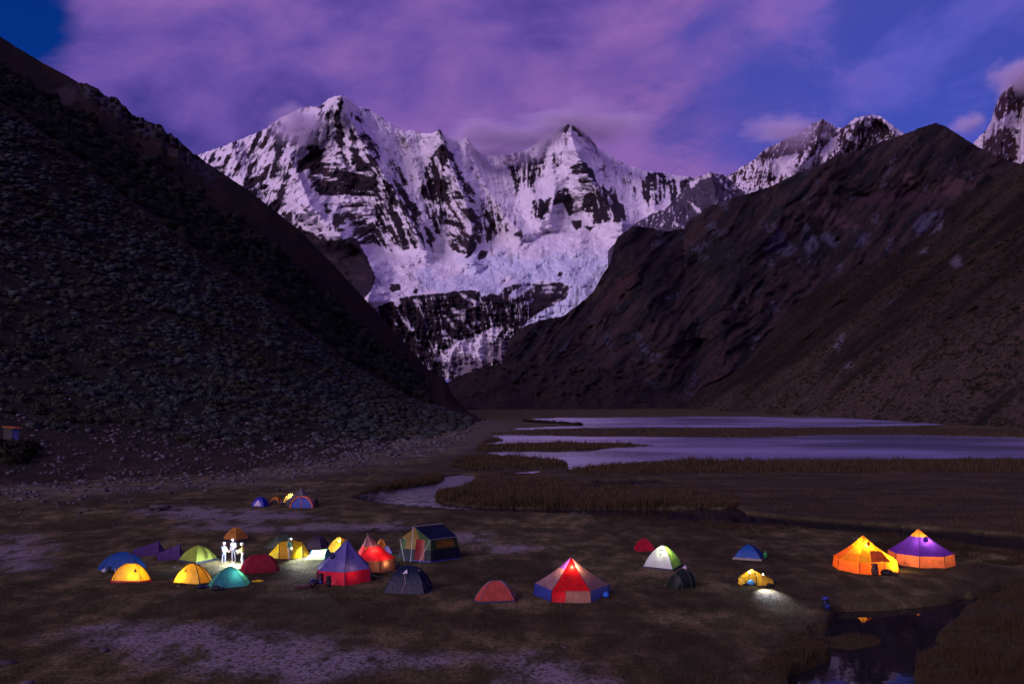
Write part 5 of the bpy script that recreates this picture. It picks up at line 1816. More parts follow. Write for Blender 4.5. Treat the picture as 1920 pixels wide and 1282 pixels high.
def frame_tent():
    px, py = 808, 1053
    x, y, _ = gpt(px, py)
    z = ground_z(x, y) - 0.03
    root = link('frame_tent', None, None, None, (x, y, z), 0.0, 'large navy frame tent with yellow and green upper panels and a red door', 'tent')
    F0, L0, R0 = np.array([0, 0, 0.0]), np.array([-2.75, 1.15, 0]), np.array([2.25, 1.75, 0])
    B0 = L0 + R0
    cen = (F0 + B0) / 2
    ez = 1.72

    def up(p, zz, k):
        q = cen + (p - cen) * k
        return np.array([q[0], q[1], zz])
    navy, yel, grn, redc = fabric((0.006, 0.012, 0.026)), fabric((0.22, 0.12, 0.015)), fabric((0.025, 0.065, 0.015)), fabric((0.26, 0.008, 0.012))
    roof = fabric((0.006, 0.012, 0.045))
    kz = lambda zz: 1.0 - 0.16 * zz / ez
    mid = 0.92

    def wall_bit(p, q, u0, u1, z0, z1, m, nm='wall_panel', sag=0.02):
        a, b_ = p + (q - p) * u0, p + (q - p) * u1
        quad(nm, up(a, z0, kz(z0)), up(b_, z0, kz(z0)), up(b_, z1, kz(z1)), up(a, z1, kz(z1)), m, root, sag, 5)
    # long side, facing the stream
    wall_bit(F0, R0, 0, 1, 0.0, mid, navy)
    wall_bit(F0, R0, 0, 0.22, mid, ez, grn)
    wall_bit(F0, R0, 0.22, 0.86, mid, mid + 0.12, grn)
    wall_bit(F0, R0, 0.22, 0.86, mid + 0.12, ez - 0.10, yel, 'window_flap')
    wall_bit(F0, R0, 0.22, 0.86, ez - 0.10, ez, grn)
    wall_bit(F0, R0, 0.86, 1, mid, ez, grn)
    for p, q in ((R0, B0), (B0, L0)):
        wall_bit(p, q, 0, 1, 0, mid, navy)
        wall_bit(p, q, 0, 1, mid, ez, grn)
    # gable side with the door
    wall_bit(L0, F0, 0, 0.50, 0, mid, navy)
    wall_bit(L0, F0, 0.50, 0.80, 0, ez, redc, 'door', 0.12)
    wall_bit(L0, F0, 0.80, 1, 0, mid, navy)
    wall_bit(L0, F0, 0.0, 0.16, mid, ez, grn)
    wall_bit(L0, F0, 0.16, 0.50, mid, ez, yel)
    wall_bit(L0, F0, 0.80, 1, mid, ez, grn)
    rz = 2.62
    g0 = (L0 + F0) / 2
    g1 = (R0 + B0) / 2
    G0, G1 = up(g0, rz, 0.92), up(g1, rz, 0.86)
    eL, eF, eR, eB = (up(p, ez, kz(ez) * 1.04) for p in (L0, F0, R0, B0))
    quad('roof_panel', eF, eR, G1, G0, roof, root, 0.10, 9)
    quad('roof_panel', eB, eL, G0, G1, roof, root, 0.10, 9)
    m_ = eL + (eF - eL) * 0.62
    quad('gable_panel', eL, m_, G0, G0, yel, root, 0.02, 6)
    quad('gable_panel', m_, eF, G0, G0, grn, root, 0.02, 6)
    quad('gable_panel', eR, eB, G1, G1, grn, root, 0.02, 6)
    hem = fabric((0.03, 0.06, 0.42))
    for p, q in ((L0, F0), (F0, R0), (R0, B0)):
        a, b_ = cen + (p - cen) * 1.03, cen + (q - cen) * 1.03
        quad('hem', a, b_, up(q, 0.11, 1.0) + (q - cen) * 0.008, up(p, 0.11, 1.0) + (p - cen) * 0.008, hem, root, 0.0, 3)
    steel = pmat((0.35, 0.34, 0.36), 0.4)
    out = np.array([-0.35, -0.8, 0])
    tube('pole', [g0 + out * 0.55, G0 + out * 0.35 + np.array([0, 0, 0.12])], 0.028, steel, root)
    tube('pole', [G0 + out * 0.35 + np.array([0, 0, 0.12]), G1 + np.array([0, 0, 0.10])], 0.022, steel, root)
    tube('pole', [L0 + (F0 - L0) * 0.35 + out * 0.7, eL + out * 0.2], 0.018, steel, root)
    tube('pole', [L0 + (F0 - L0) * 0.75 + out * 0.6, eF + np.array([-0.05, -0.12, 0.02])], 0.018, steel, root)
    for p in (eR, eF):
        guy(root, p, (p[0] * 1.5 + 0.3, p[1] * 0.8 - 0.5, 0.02))
    tube('eave_pole', [eF, eR + np.array([0.1, 0.05, 0.03])], 0.015, steel, root)


frame_tent()

d = dome(719, 813, 1116, 1060, -8, 0.85, 'navy blue dome tent with a pale vent and tan zip', [(0.005, 0.014, 0.045)], six=0.06, ridge=0.12, pole=((0.006, 0.012, 0.03), 0.022))
zip_line(d, 0, 0.42, 0.02, 0.62, d[0], (0.30, 0.22, 0.18), 0.02, 0.10)
mark(d[0], d, 0, 0.36, 0.56, 0.62, 0.80, [(0, 0), (1, 0), (0.75, 1)], (0.45, 0.45, 0.50), 'vent', 0.04)
mark(d[0], d, 1, 0.2, 0.6, 0.70, 0.82, [(0, 0), (1, 0), (0.5, 1)], (0.35, 0.35, 0.40), 'vent', 0.04)
guy(d[0], (1.3, -0.8, 0.8), (2.9, -1.5, 0.02))
d = dome(885, 973, 1131, 1088, 10, 0.62, 'small faded red dome tent with a grey hem and grey top', [(0.50, 0.085, 0.055)], six=0.12, ridge=0.10, hem=(0.055, 0.06, 0.11), pole=((0.12, 0.10, 0.14), 0.022))
mark(d[0], d, 1, 0.10, 0.75, 0.62, 0.97, [(0, 0.2), (0.6, 0), (1, 0.9), (0.1, 1)], (0.20, 0.20, 0.30), 'top_panel', 0.02)
mark(d[0], d, 1, 0.15, 0.85, 0.20, 0.42, [(0, 0), (1, 0.05), (0.55, 1)], (0.16, 0.16, 0.27), 'window', 0.03)

# big pyramid with the burning red panel
MAU, BLU2, REDH = (0.26, 0.17, 0.19), (0.018, 0.035, 0.26), (0.72, 0.008, 0.008)
rb = {3: [(0, 0.62, MAU), (0.62, 1, (0.14, 0.05, 0.36))], 2: [(0, 1, MAU)], 1: [(0, 1, MAU)], 0: [(0, 1, MAU)], 4: [(0, 1, REDH)], 5: [(0, 1, (0.22, 0.14, 0.14))]}
b = bell(1003, 1141, 1131, 1043, 6, -5, 'large pyramid tent with a glowing red front panel and blue wall', 0.75, rb,
         [BLU2, BLU2, BLU2, BLU2, [(0, 0.36, (0.42, 0.006, 0.015)), (0.36, 1, (0.22, 0.13, 0.12))], BLU2], q=1.0, apex_px=1071, seam=(0.02, 0.012, 0.03))
lantern(in_tent(b[0], 0.0, -0.48, 1.72), 60, (1.0, 0.5, 0.25), 'lantern hanging high behind the glowing red tent panel')
d = dome(1190, 1227, 1035, 1008, 8, 0.9, 'small plain red tent behind the white and green dome', [(0.46, 0.008, 0.03)], rnd=0.45, pole=((0.25, 0.01, 0.02), 0.018))
mark(d[0], d, 0, 0.35, 0.65, 0.80, 0.90, [(0, 0), (1, 0), (0.8, 1), (0.2, 1)], (0.02, 0.01, 0.02), 'vent')
d = dome(1204, 1281, 1072, 1021, -30, 0.92, 'white and lime dome tent marked with a dark letter', [(0.50, 0.52, 0.58), (0.16, 0.30, 0.06), TEAL, (0.04, 0.20, 0.26)], pole=((0.05, 0.08, 0.07), 0.02), hem=(0.02, 0.02, 0.05))
dA = d
lantern(in_tent(d[0], 0.22, -0.10, 1.05), 13, (1.0, 0.98, 0.55), 'lantern hanging at the top of the white and lime dome')
# the letter on the white panel, as strokes of flat print
for st in ([(0.0, 0.0), (0.16, 0.0), (0.78, 1.0), (0.62, 1.0)], [(0.62, 1.0), (0.86, 1.0), (1.0, 0.0), (0.82, 0.0)], [(0.22, 0.28), (0.90, 0.28), (0.88, 0.44), (0.32, 0.44)]):
    mark(d[0], d, 0, 0.40, 0.78, 0.60, 0.88, st, (0.012, 0.02, 0.02), 'letter')
mark(d[0], d, 0, 0.50, 0.66, 0.46, 0.54, [(0, 1), (1, 1), (0.5, 0)], (0.03, 0.04, 0.05), 'logo')
sections(1243, 1314, 1109, 1066, 38, 'black green tunnel tent with three hoops', [(-1.7, 0.7, 0.10, 0.9), (-1.0, 0.95, 0.95, 0.95), (0.2, 1.1, 1.25, 0.95), (1.1, 0.95, 1.0, 0.95), (1.5, 0.7, 0.10, 0.9)], [(0.010, 0.019, 0.014), (0.013, 0.024, 0.018)], 3.2, pole=((0.035, 0.05, 0.04), 0.025))
d = dome(1372, 1436, 1052, 1020, -24, 0.85, 'bright blue dome tent near the small lit yellow tent', [(0.012, 0.10, 0.40), (0.010, 0.075, 0.30)], pole=((0.01, 0.015, 0.05), 0.03), hem=(0.35, 0.30, 0.24))

# small yellow single-hoop tent, door side open and lit
sr_, k_, h_, dc_ = sections(1382, 1448, 1100, 1067, 8, 'small yellow one hoop tent wide open and brightly lit inside', [(-1.15, 0.45, 0.62, 0.6), (-0.15, 0.75, 1.1, 0.9), (1.35, 0.45, 0.42, 0.8)], [(0.55, 0.30, 0.02)], 2.5, pole=((0.02, 0.02, 0.015), 0.026), skip=(0,))
# back half of the open bay and its side flap
patch('panel', lambda s, t: [(-1.15 + 1.0 * s) * k_, (0.02 + (0.45 + 0.30 * s) * np.sin(np.pi / 2 * (1 - t) ** 0.8)) * k_, (0.62 + 0.48 * s) / 1.1 * h_ * np.cos(np.pi / 2 * (1 - t)) ** 0.8], 7, 9, fabric((0.60, 0.34, 0.02)), sr_)
patch('door_flap', lambda s, t: [(-1.15 - 0.25 * t + 0.25 * s) * k_, (-0.45 - 0.1 * s) * k_ + 0.1 * (1 - t), 0.6 * h_ * t * (1 - 0.35 * s)], 5, 6, fabric((0.62, 0.40, 0.06)), sr_)
lantern(in_tent(sr_, -0.35 * k_, 0.10, 0.75 * h_), 14, (1.0, 0.93, 0.80), 'bright lamp hanging inside the small open yellow tent', 0.06)

# the two bell tents on the right
OY, OD = (0.90, 0.44, 0.012), (0.80, 0.16, 0.015)
b = bell(1566, 1678, 1078, 1002, 8, -22.5 - 8, 'orange and yellow bell tent glowing from inside beside the purple one', 0.86,
         {i: [(0, 1, OY)] for i in range(8)} | {4: [(0, 0.55, OD), (0.55, 1, OY)], 5: [(0, 0.30, (0.85, 0.30, 0.012)), (0.30, 1, OY)]}, [OD, OD, OD, OD, OD, OD, OD, (0.85, 0.36, 0.02)],
         apex_px=1618, skip_wall=(0,), seam=(0.20, 0.04, 0.01), q=0.95)
bt1 = b
lantern(in_tent(b[0], -0.10, -0.55, 1.62), 46, WARM, 'bright lantern hanging at the front of the orange bell tent', 0.09)
link('vent', mesh_np('vent', (v * np.array([0.14, 0.20, 0.16]))[:, [0, 2, 1]] * np.array([1, -1, 1]) + np.array([-0.05, -0.72, 1.98]), f), fabric((0.42, 0.05, 0.01)), b[0])
lantern(in_tent(b[0], 1.25, -0.75, 0.50), 45, WARM, 'added floor lantern throwing light out of the open side of the orange bell tent', 0.07)  # second lantern, added so that light spills through the open wall
# darker, less translucent patched panel on the front
quad('patch_panel', (-0.35, -1.95, 0.92), (1.05, -1.80, 0.92), (0.70, -1.10, 1.52), (-0.15, -1.20, 1.60), fabric((0.42, 0.085, 0.012), 0.25), b[0], -0.05)
b = bell(1670, 1783, 1065, 990, 8, -22.5 - 4, 'purple bell tent with an orange peak and orange wall', 0.92,
         [(0, 0.70, (0.115, 0.03, 0.36)), (0.70, 1, (0.88, 0.30, 0.02))], [(0.82, 0.20, 0.05)], apex_px=1722, skip_wall=(0,), skip_roof=(0,), seam=(0.10, 0.03, 0.03), q=0.95)
bt2 = b
lantern(in_tent(b[0], 0.1, -0.5, 1.45), 30, (1.0, 0.78, 0.55), 'lantern hanging inside the purple bell tent', 0.08)
c_ = b[3]
quad('door_flap', (c_[0][0] * 1.05, c_[0][1] * 1.05, 0), (c_[0][0] * 0.95, c_[0][1] + 0.5, 0), (c_[0][0] * 0.6, c_[0][1] * 0.4, 1.5), (c_[0][0], c_[0][1], 0.92), fabric((0.88, 0.42, 0.02)), b[0], 0.1)
link('vent', mesh_np('vent', (v * np.array([0.18, 0.26, 0.2]))[:, [0, 2, 1]] * np.array([1, -1, 1]) + np.array([0.0, -0.74, 1.95]), f), fabric((0.03, 0.02, 0.16)), b[0])

# the far group
d = dome(474, 502, 951, 931, -10, 0.9, 'small royal blue tent with a pale door, in the far group', [(0.012, 0.03, 0.46)], rnd=0.7, pole=((0.01, 0.01, 0.15), 0.02))
mark(d[0], d, 0, 0.22, 0.82, 0.04, 0.50, [(0, 0), (1, 0), (0.75, 0.8), (0.5, 1), (0.25, 0.8)], (0.42, 0.36, 0.50), 'door', 0.05)
d = dome(508, 526, 947, 931, 0, 1.2, 'little orange hooped tent with a black front, in the far group', [(0.55, 0.22, 0.02)], rnd=1.0, pole=((0.3, 0.12, 0.01), 0.03))
mark(d[0], d, 0, 0.05, 0.95, 0.02, 0.48, [(0, 0), (1, 0), (0.92, 0.6), (0.7, 0.95), (0.3, 0.95), (0.08, 0.6)], (0.012, 0.012, 0.012), 'door', 0.06)
d = dome(530, 560, 943, 924, 20, 0.8, 'pale yellow lit dome behind the grey pyramid in the far group', [(0.72, 0.52, 0.14)], pole=((0.3, 0.2, 0.05), 0.02))
lantern(in_tent(d[0], 0.0, -0.1, 0.45), 9, (1.0, 0.85, 0.5), 'lantern in the pale yellow dome of the far group')
b = bell(537, 591, 950, 912, 6, -60, 'charcoal grey pyramid tent standing tallest in the far group', 0.55, [(0, 1, (0.13, 0.13, 0.145))], [(0.10, 0.10, 0.115)], apex_px=565, seam=(0.02, 0.02, 0.022))
d = dome(546, 588, 952, 931, 4, 0.55, 'blue dome tent with an orange edged arch before the grey pyramid', [(0.07, 0.13, 0.48)], rnd=1.0, pole=((0.55, 0.12, 0.02), 0.09), guys=False)
zip_line(d, 0, 0.5, 0.0, 0.8, d[0], (0.55, 0.14, 0.03), 0.03)

# camps across the lake
d = dome(1214, 1221, 766, 763.2, 0, 0.8, 'tiny pale tent on the far shore of the lake', [(0.35, 0.38, 0.50)], guys=False)
fx, fy, fz = d[0].location
lantern((fx + 2.8, fy - 4.0, fz + 0.5), 400, (1.0, 0.8, 0.4), 'tiny light burning on the far shore of the lake', 0.55, 0.3, 22.0)
dome(1267, 1274, 766, 763.4, 0, 0.8, 'tiny blue tent on the far shore near the slope', [(0.05, 0.10, 0.45)], guys=False)

# ------------------------------------------------------------------ people, gear, hut
def skin_mesh(name, pts, edges, radii, root_i=0, sub=1):
    """one continuous surface grown round a skeleton"""
    me_ = bpy.data.meshes.new(name)
    me_.from_pydata(pts, edges, [])
    ob = bpy.data.objects.new(name, me_)
    COL.objects.link(ob)
    sk = ob.modifiers.new('skin', 'SKIN')
    sk.use_smooth_shade = True
    for i, r in enumerate(radii):
        me_.skin_vertices[0].data[i].radius = r if isinstance(r, tuple) else (r, r)
        me_.skin_vertices[0].data[i].use_root = (i == root_i)
    if sub:
        ob.modifiers.new('sub', 'SUBSURF').levels = sub
        ob.modifiers['sub'].render_levels = sub
    dg = bpy.context.evaluated_depsgraph_get()
    out = bpy.data.meshes.new_from_object(ob.evaluated_get(dg))
    out.name = name
    bpy.data.objects.remove(ob)
    return out


class Skel:
    def __init__(self):
        self.p, self.e, self.r = [], [], []

    def add(self, p, r, frm=None):
        self.p.append(tuple(p))
        self.r.append(r)
        if frm is not None:
            self.e.append((frm, len(self.p) - 1))
        return len(self.p) - 1


def person(px, py, rot, label, jacket, trousers, pose, hat, lamp_power=None, hgt=1.72, group=None, cone=120, tilt=-35, lamp_col=COOL):
    x, y, _ = gpt(px, py)
    z = ground_z(x, y)
    root = link('person', None, None, None, (x, y, z - 0.015), math.radians(rot), label, 'person', group)
    k = hgt / 1.72
    sc = lambda q: (q[0] * k, q[1] * k, q[2] * k)
    arms = {'pockets': [((-0.24, 0.05, 1.14), (-0.17, -0.10, 0.97)), ((0.24, 0.05, 1.14), (0.17, -0.10, 0.97))],
            'reach': [((-0.23, -0.10, 1.17), (-0.16, -0.34, 1.10)), ((0.24, -0.06, 1.15), (0.18, -0.30, 1.02))],
            'hang': [((-0.23, 0.03, 1.13), (-0.24, -0.04, 0.88)), ((0.24, -0.04, 1.14), (0.18, -0.26, 1.20))]}[pose]
    knees = {'pockets': 0.0, 'reach': -0.05, 'hang': 0.02}[pose]
    b = Skel()
    pel = b.add(sc((0, 0, 0.95)), 0.12)
    sp = b.add(sc((0, 0.01, 1.15)), 0.11, pel)
    ch = b.add(sc((0, 0, 1.34)), 0.13, sp)
    nk = b.add(sc((0, 0.0, 1.47)), 0.055, ch)
    jaw = b.add(sc((0, -0.02, 1.545)), (0.068, 0.080), nk)
    hd = b.add(sc((0, -0.01, 1.62)), (0.078, 0.096), jaw)
    b.add(sc((0, 0.0, 1.70)), (0.05, 0.06), hd)
    nose = b.add(sc((0, -0.115, 1.585)), 0.014, jaw)
    for s in (-1, 1):
        b.add(sc((s * 0.088, 0.01, 1.60)), 0.016, hd)      # ears
    hands = []
    for s, (el, wr) in zip((-1, 1), arms):
        sh = b.add(sc((s * 0.17, 0, 1.40)), 0.065, ch)
        e_ = b.add(sc(el), 0.043, sh)
        w_ = b.add(sc(wr), 0.028, e_)
        dv = np.array(wr) - np.array(el)
        dv /= np.linalg.norm(dv)
        side = np.array([0.0, 0, 1.0]) - dv * dv[2]
        side = side / np.linalg.norm(side) if np.linalg.norm(side) > 0.1 else np.array([1.0, 0, 0])
        pm = b.add(sc(np.array(wr) + dv * 0.055), (0.036, 0.020), w_)
        for j, off in enumerate((-0.030, -0.010, 0.010, 0.030)):
            ln = (0.060, 0.075, 0.078, 0.066)[j]
            kn = b.add(sc(np.array(wr) + dv * 0.10 + side * off), 0.0095, pm)
            b.add(sc(np.array(wr) + dv * (0.10 + ln * 0.8) + side * off + np.array([-s * 0.02, 0, -0.015])), 0.0085, kn)
        th = b.add(sc(np.array(wr) + dv * 0.05 + side * 0.045), 0.011, pm)
        b.add(sc(np.array(wr) + dv * 0.085 + side * 0.060), 0.009, th)
        hands.append((sh, e_, w_))
    legs = []
    for s in (-1, 1):
        hp = b.add(sc((s * 0.09, 0, 0.88)), 0.085, pel)
        kn = b.add(sc((s * 0.11, -0.02 + knees * s, 0.49)), 0.058, hp)
        an = b.add(sc((s * 0.12, 0.03 + knees * s, 0.09)), 0.040, kn)
        to = b.add(sc((s * 0.13, -0.12 + knees * s, 0.04)), 0.035, an)
        legs.append((hp, kn, an, to))
    body = skin_mesh('body', b.p, b.e, b.r)
    link('body', body, pmat((0.30, 0.17, 0.11), 0.6), root)
    # jacket
    j = Skel()
    p0 = j.add(sc((0, 0, 0.90)), 0.155)
    p1 = j.add(sc((0, 0.01, 1.14)), 0.145, p0)
    p2 = j.add(sc((0, 0, 1.34)), 0.160, p1)
    j.add(sc((0, 0.0, 1.47)), 0.080, p2)
    for s, (el, wr) in zip((-1, 1), arms):
        a_ = j.add(sc((s * 0.18, 0, 1.40)), 0.085, p2)
        e_ = j.add(sc(el), 0.062, a_)
        j.add(sc(wr), 0.046, e_)
    link('jacket', skin_mesh('jacket', j.p, j.e, j.r), fabric(jacket, 0.1), root)
    t = Skel()
    q0 = t.add(sc((0, 0, 0.92)), 0.135)
    for s in (-1, 1):
        h_ = t.add(sc((s * 0.09, 0, 0.86)), 0.100, q0)
        kn = t.add(sc((s * 0.11, -0.02 + knees * s, 0.49)), 0.075, h_)
        t.add(sc((s * 0.12, 0.03 + knees * s, 0.12)), 0.062, kn)
    link('trousers', skin_mesh('trousers', t.p, t.e, t.r), fabric(trousers, 0.05), root)
    for s in (-1, 1):
        bt = Skel()
        a_ = bt.add(sc((s * 0.12, 0.03 + knees * s, 0.14)), 0.052)
        c_ = bt.add(sc((s * 0.12, 0.03 + knees * s, 0.055)), 0.055, a_)
        bt.add(sc((s * 0.13, -0.14 + knees * s, 0.045)), 0.045, c_)
        link('boot', skin_mesh('boot', bt.p, bt.e, bt.r), pmat((0.06, 0.04, 0.03)), root)
    v_, f_ = dome_template(10, 4, 8, 0.03, 0.9)
    link('hat', mesh_np('hat', v_ * np.array([0.105, 0.118, 0.13]) * k + np.array(sc((0, -0.005, 1.625))), f_, True), fabric(hat, 0.05), root)
    for s in (-1, 1):
        v_, f_ = dome_template(6, 3, 2, 0.0, 1.0)
        link('eye', mesh_np('eye', v_ * 0.011 + np.array(sc((s * 0.032, -0.098, 1.60))), f_), pmat((0.02, 0.015, 0.015)), root)
    if lamp_power:
        th = np.linspace(0, 2 * math.pi, 17)
        hl = tube('headlamp', np.stack([0.105 * k * np.cos(th), 0.118 * k * np.sin(th) - 0.005, 1.655 * k + 0 * th], -1), 0.012, pmat((0.03, 0.03, 0.04)), root)
        v_, f_ = dome_template(8, 3, 4, 0.0, 0.7)
        v_ = (v_ * 0.045)[:, [0, 2, 1]] * np.array([1, -1, 1])
        link('lamp_lens', mesh_np('lamp_lens', v_ + np.array([0, -0.13 * k, 1.655 * k]), f_, True), emit(lamp_col, 60.0), hl)
        ld = bpy.data.lights.new('headlamp_light', 'SPOT')
        ld.energy = lamp_power * 3.5
        ld.color = lamp_col
        ld.spot_size = math.radians(cone)
        ld.spot_blend = 0.8
        ld.shadow_soft_size = 0.03
        lo = bpy.data.objects.new('headlamp_light', ld)
        COL.objects.link(lo)
        lo.parent = hl
        lo.location = (0, -0.19 * k, 1.655 * k)
        lo.rotation_euler = (math.radians(90 + tilt), 0, math.pi)
    return root


person(543, 1047, 78, 'person in a mint green jacket with a lit headlamp beside the yellow tunnel tent', (0.10, 0.34, 0.20), (0.40, 0.34, 0.26), 'pockets', (0.10, 0.30, 0.20), 1100, 1.75, cone=150, tilt=-28)
person(419, 1057, 60, 'person in pale clothes bending arms towards the others, headlamp lit', (0.14, 0.15, 0.20), (0.05, 0.05, 0.07), 'reach', (0.5, 0.5, 0.6), 300, 1.66, tilt=-58, cone=110, group=None)
person(438, 1052, -20, 'tallest person of the headlamp group, in a white jacket', (0.30, 0.30, 0.34), (0.06, 0.055, 0.07), 'hang', (0.4, 0.42, 0.6), 330, 1.78, tilt=-58, cone=110)
person(455, 1058, -70, 'person in a yellowish jacket facing the headlamp group next to the crimson tent', (0.24, 0.22, 0.04), (0.07, 0.065, 0.065), 'reach', (0.6, 0.6, 0.65), 300, 1.64, tilt=-58, cone=110)

lx_, ly_, _ = gpt(437, 1061)  # extra lantern, added to brighten the ground round the group
lantern((lx_, ly_, ground_z(lx_, ly_) + 0.06), 150, COOL, 'added white lantern brightening the turf among the headlamp group', 0.09, 0.08, 40.0)


def blob(name, size, mat, parent, at=(0, 0, 0), seed=1, sq=(2.6, 2.6, 2.2), n=12):
    """soft stuffed shape: rounded box with folds, resting on z=0"""
    u, v_ = np.meshgrid(np.linspace(-math.pi, math.pi, n + 1)[:-1], np.linspace(-math.pi / 2, math.pi / 2, n // 2 + 1))
    sg = lambda a, p: np.sign(a) * np.abs(a) ** (2 / p)
    X = sg(np.cos(v_), sq[2]) * sg(np.cos(u), sq[0])
    Y = sg(np.cos(v_), sq[2]) * sg(np.sin(u), sq[1])
    Z = sg(np.sin(v_), sq[2])
    k = 1 + 0.28 * (fbm(X * 1.6 + seed, Y * 1.6, Z * 1.6, octv=3, seed=seed) - 0.5)
    P = np.stack([X * k * size[0] / 2, Y * k * size[1] / 2, (Z * k + 1) * size[2] / 2], -1) + np.array(at)
    ny, nx = u.shape
    f_ = [(j * nx + i, j * nx + (i + 1) % nx, (j + 1) * nx + (i + 1) % nx, (j + 1) * nx + i) for j in range(ny - 1) for i in range(nx)]
    return link(name, mesh_np(name, P.reshape(-1, 3), f_, True), mat, parent)


def gear_root(name, px, py, label, cat, rot=0.0):
    x, y, _ = gpt(px, py)
    return link(name, None, None, None, (x, y, ground_z(x, y) - 0.02), math.radians(rot), label, cat)


def backpack(px, py, label, col, lid, rot=0.0, s=1.0, lying=False):
    r = gear_root('backpack', px, py, label, 'backpack', rot)
    m, l_ = fabric(col, 0.05), fabric(lid, 0.05)
    if lying:
        blob('body', (0.75 * s, 0.40 * s, 0.30 * s), m, r, seed=3)
        blob('lid', (0.24 * s, 0.38 * s, 0.26 * s), l_, r, (0.44 * s, 0, 0), 4)
        blob('pocket', (0.35 * s, 0.30 * s, 0.12 * s), l_, r, (-0.05 * s, 0, 0.25 * s), 5)
        for q in (-0.1, 0.1):
            tube('strap', [(-0.3 * s, q * s, 0.28 * s), (0, q * 1.5 * s, 0.36 * s), (0.3 * s, q * s, 0.28 * s)], 0.02 * s, pmat((0.02, 0.02, 0.025)), r)
    else:
        blob('body', (0.42 * s, 0.32 * s, 0.70 * s), m, r, seed=3)
        blob('lid', (0.40 * s, 0.34 * s, 0.20 * s), l_, r, (0, 0, 0.60 * s), 4)
        blob('pocket', (0.32 * s, 0.14 * s, 0.32 * s), l_, r, (0, -0.17 * s, 0.10 * s), 5)
        for q in (-0.12, 0.12):
            tube('strap', [(q * s, -0.14 * s, 0.62 * s), (q * s, -0.24 * s, 0.40 * s), (q * s, -0.15 * s, 0.06 * s)], 0.018 * s, pmat((0.02, 0.02, 0.025)), r)
    return r


def sack(px, py, label, col, size, neck=None, rot=0.0, lift=0.0):
    r = gear_root('stuff_sack', px, py, label, 'bag', rot)
    blob('body', size, fabric(col, 0.1), r, (0, 0, lift), seed=int(px) % 17)
    blob('knotted_neck', (size[0] * 0.3, size[1] * 0.3, size[2] * 0.35), fabric(neck or col, 0.1), r, (size[0] * 0.1, 0, size[2] * 0.85 + lift), seed=2)
    return r


sack(195, 1071, 'whitish lilac bag leaning on the front of the blue tent', (0.48, 0.40, 0.50), (0.32, 0.25, 0.26))
backpack(205, 1072, 'round black backpack at the front of the blue tent', (0.012, 0.012, 0.014), (0.02, 0.02, 0.022), 10, 0.62)
tube_root = gear_root('water_bottle', 216, 1071, 'slim pale water bottle standing by the blue tent', 'bottle')
tube('body', [(0, 0, 0), (0, 0, 0.28)], 0.045, pmat((0.45, 0.46, 0.5)), tube_root, 8)
tube('cap', [(0, 0, 0.28), (0, 0, 0.33)], 0.03, pmat((0.1, 0.1, 0.12)), tube_root, 8)
backpack(377, 1103, 'dark blue backpack lying between the striped yellow tent and the teal dome', (0.015, 0.022, 0.06), (0.02, 0.03, 0.10), 20, 0.85, True)
backpack(405, 1106, 'black backpack lying before the teal dome', (0.010, 0.010, 0.014), (0.02, 0.02, 0.03), -8, 0.9, True)
sack(483, 1093, 'flat bright yellow sack at the right end of the teal dome', (0.75, 0.55, 0.02), (0.85, 0.40, 0.14), rot=10)
r = gear_root('sleeping_mat', 568, 1101, 'maroon foam mat unrolled beside the pile of backpacks', 'mat', 4)
blob('pad', (1.25, 0.6, 0.14), fabric((0.06, 0.014, 0.03), 0.05), r, seed=9, sq=(5, 5, 4))
th = np.linspace(0, 4 * math.pi, 26)
tube('roll', np.stack([0.62 + 0.10 * np.cos(th) * (1 - th / 30), np.linspace(-0.28, 0.28, 26), 0.16 + 0.10 * np.sin(th) * (1 - th / 30)], -1), 0.07, fabric((0.05, 0.012, 0.03), 0.05), r, 6)
backpack(588, 1096, 'dark backpack with a blue lid in the pile before the blue pyramid', (0.020, 0.020, 0.05), (0.02, 0.06, 0.24), 25, 1.05, True)
backpack(601, 1094, 'plum backpack standing in the pile before the blue pyramid', (0.030, 0.015, 0.025), (0.05, 0.025, 0.035), -12, 0.9)
backpack(616, 1100, 'black backpack with buckled straps, nearest the crimson wall', (0.014, 0.011, 0.014), (0.03, 0.022, 0.026), 8, 0.95)
r = gear_root('water_can', 746, 1066, 'black water can beside the red pyramid', 'can')
blob('body', (0.36, 0.26, 0.50), pmat((0.010, 0.010, 0.012), 0.4), r, seed=2, sq=(5, 5, 5))
tube('spout', [(0.06, 0, 0.50), (0.06, 0, 0.60)], 0.05, pmat((0.01, 0.01, 0.012)), r, 8)
tube('handle', [(-0.12, 0, 0.50), (-0.10, 0, 0.60), (0.02, 0, 0.60)], 0.018, pmat((0.01, 0.01, 0.012)), r)
sack(1136, 1124, 'bright blue round sack at the corner of the large red lit tent', (0.03, 0.16, 0.62), (0.40, 0.36, 0.34))
sack(1284, 1069, 'pale lilac bag at the right corner of the white and lime dome', (0.50, 0.42, 0.55), (0.32, 0.28, 0.30))
sack(1435, 1047, 'small green sack at the right corner of the bright blue dome', (0.03, 0.22, 0.07), (0.34, 0.30, 0.50))
backpack(1398, 1098, 'small dark backpack in the doorway of the lit yellow tent', (0.02, 0.02, 0.03), (0.06, 0.02, 0.03), 10, 0.5, True)
sack(1408, 1097, 'light blue sleeping bag bundled in the lit yellow tent', (0.10, 0.40, 0.62), (0.55, 0.35, 0.34))
sack(1444, 1101, 'black sack with a yellow strap at the low end of the lit yellow tent', (0.02, 0.018, 0.01), (0.50, 0.30, 0.30), (0.5, 0.42, 0.02))
backpack(1640, 1081, 'brown backpack slumped against the orange bell tent', (0.075, 0.035, 0.025), (0.10, 0.05, 0.04), 15, 1.15)
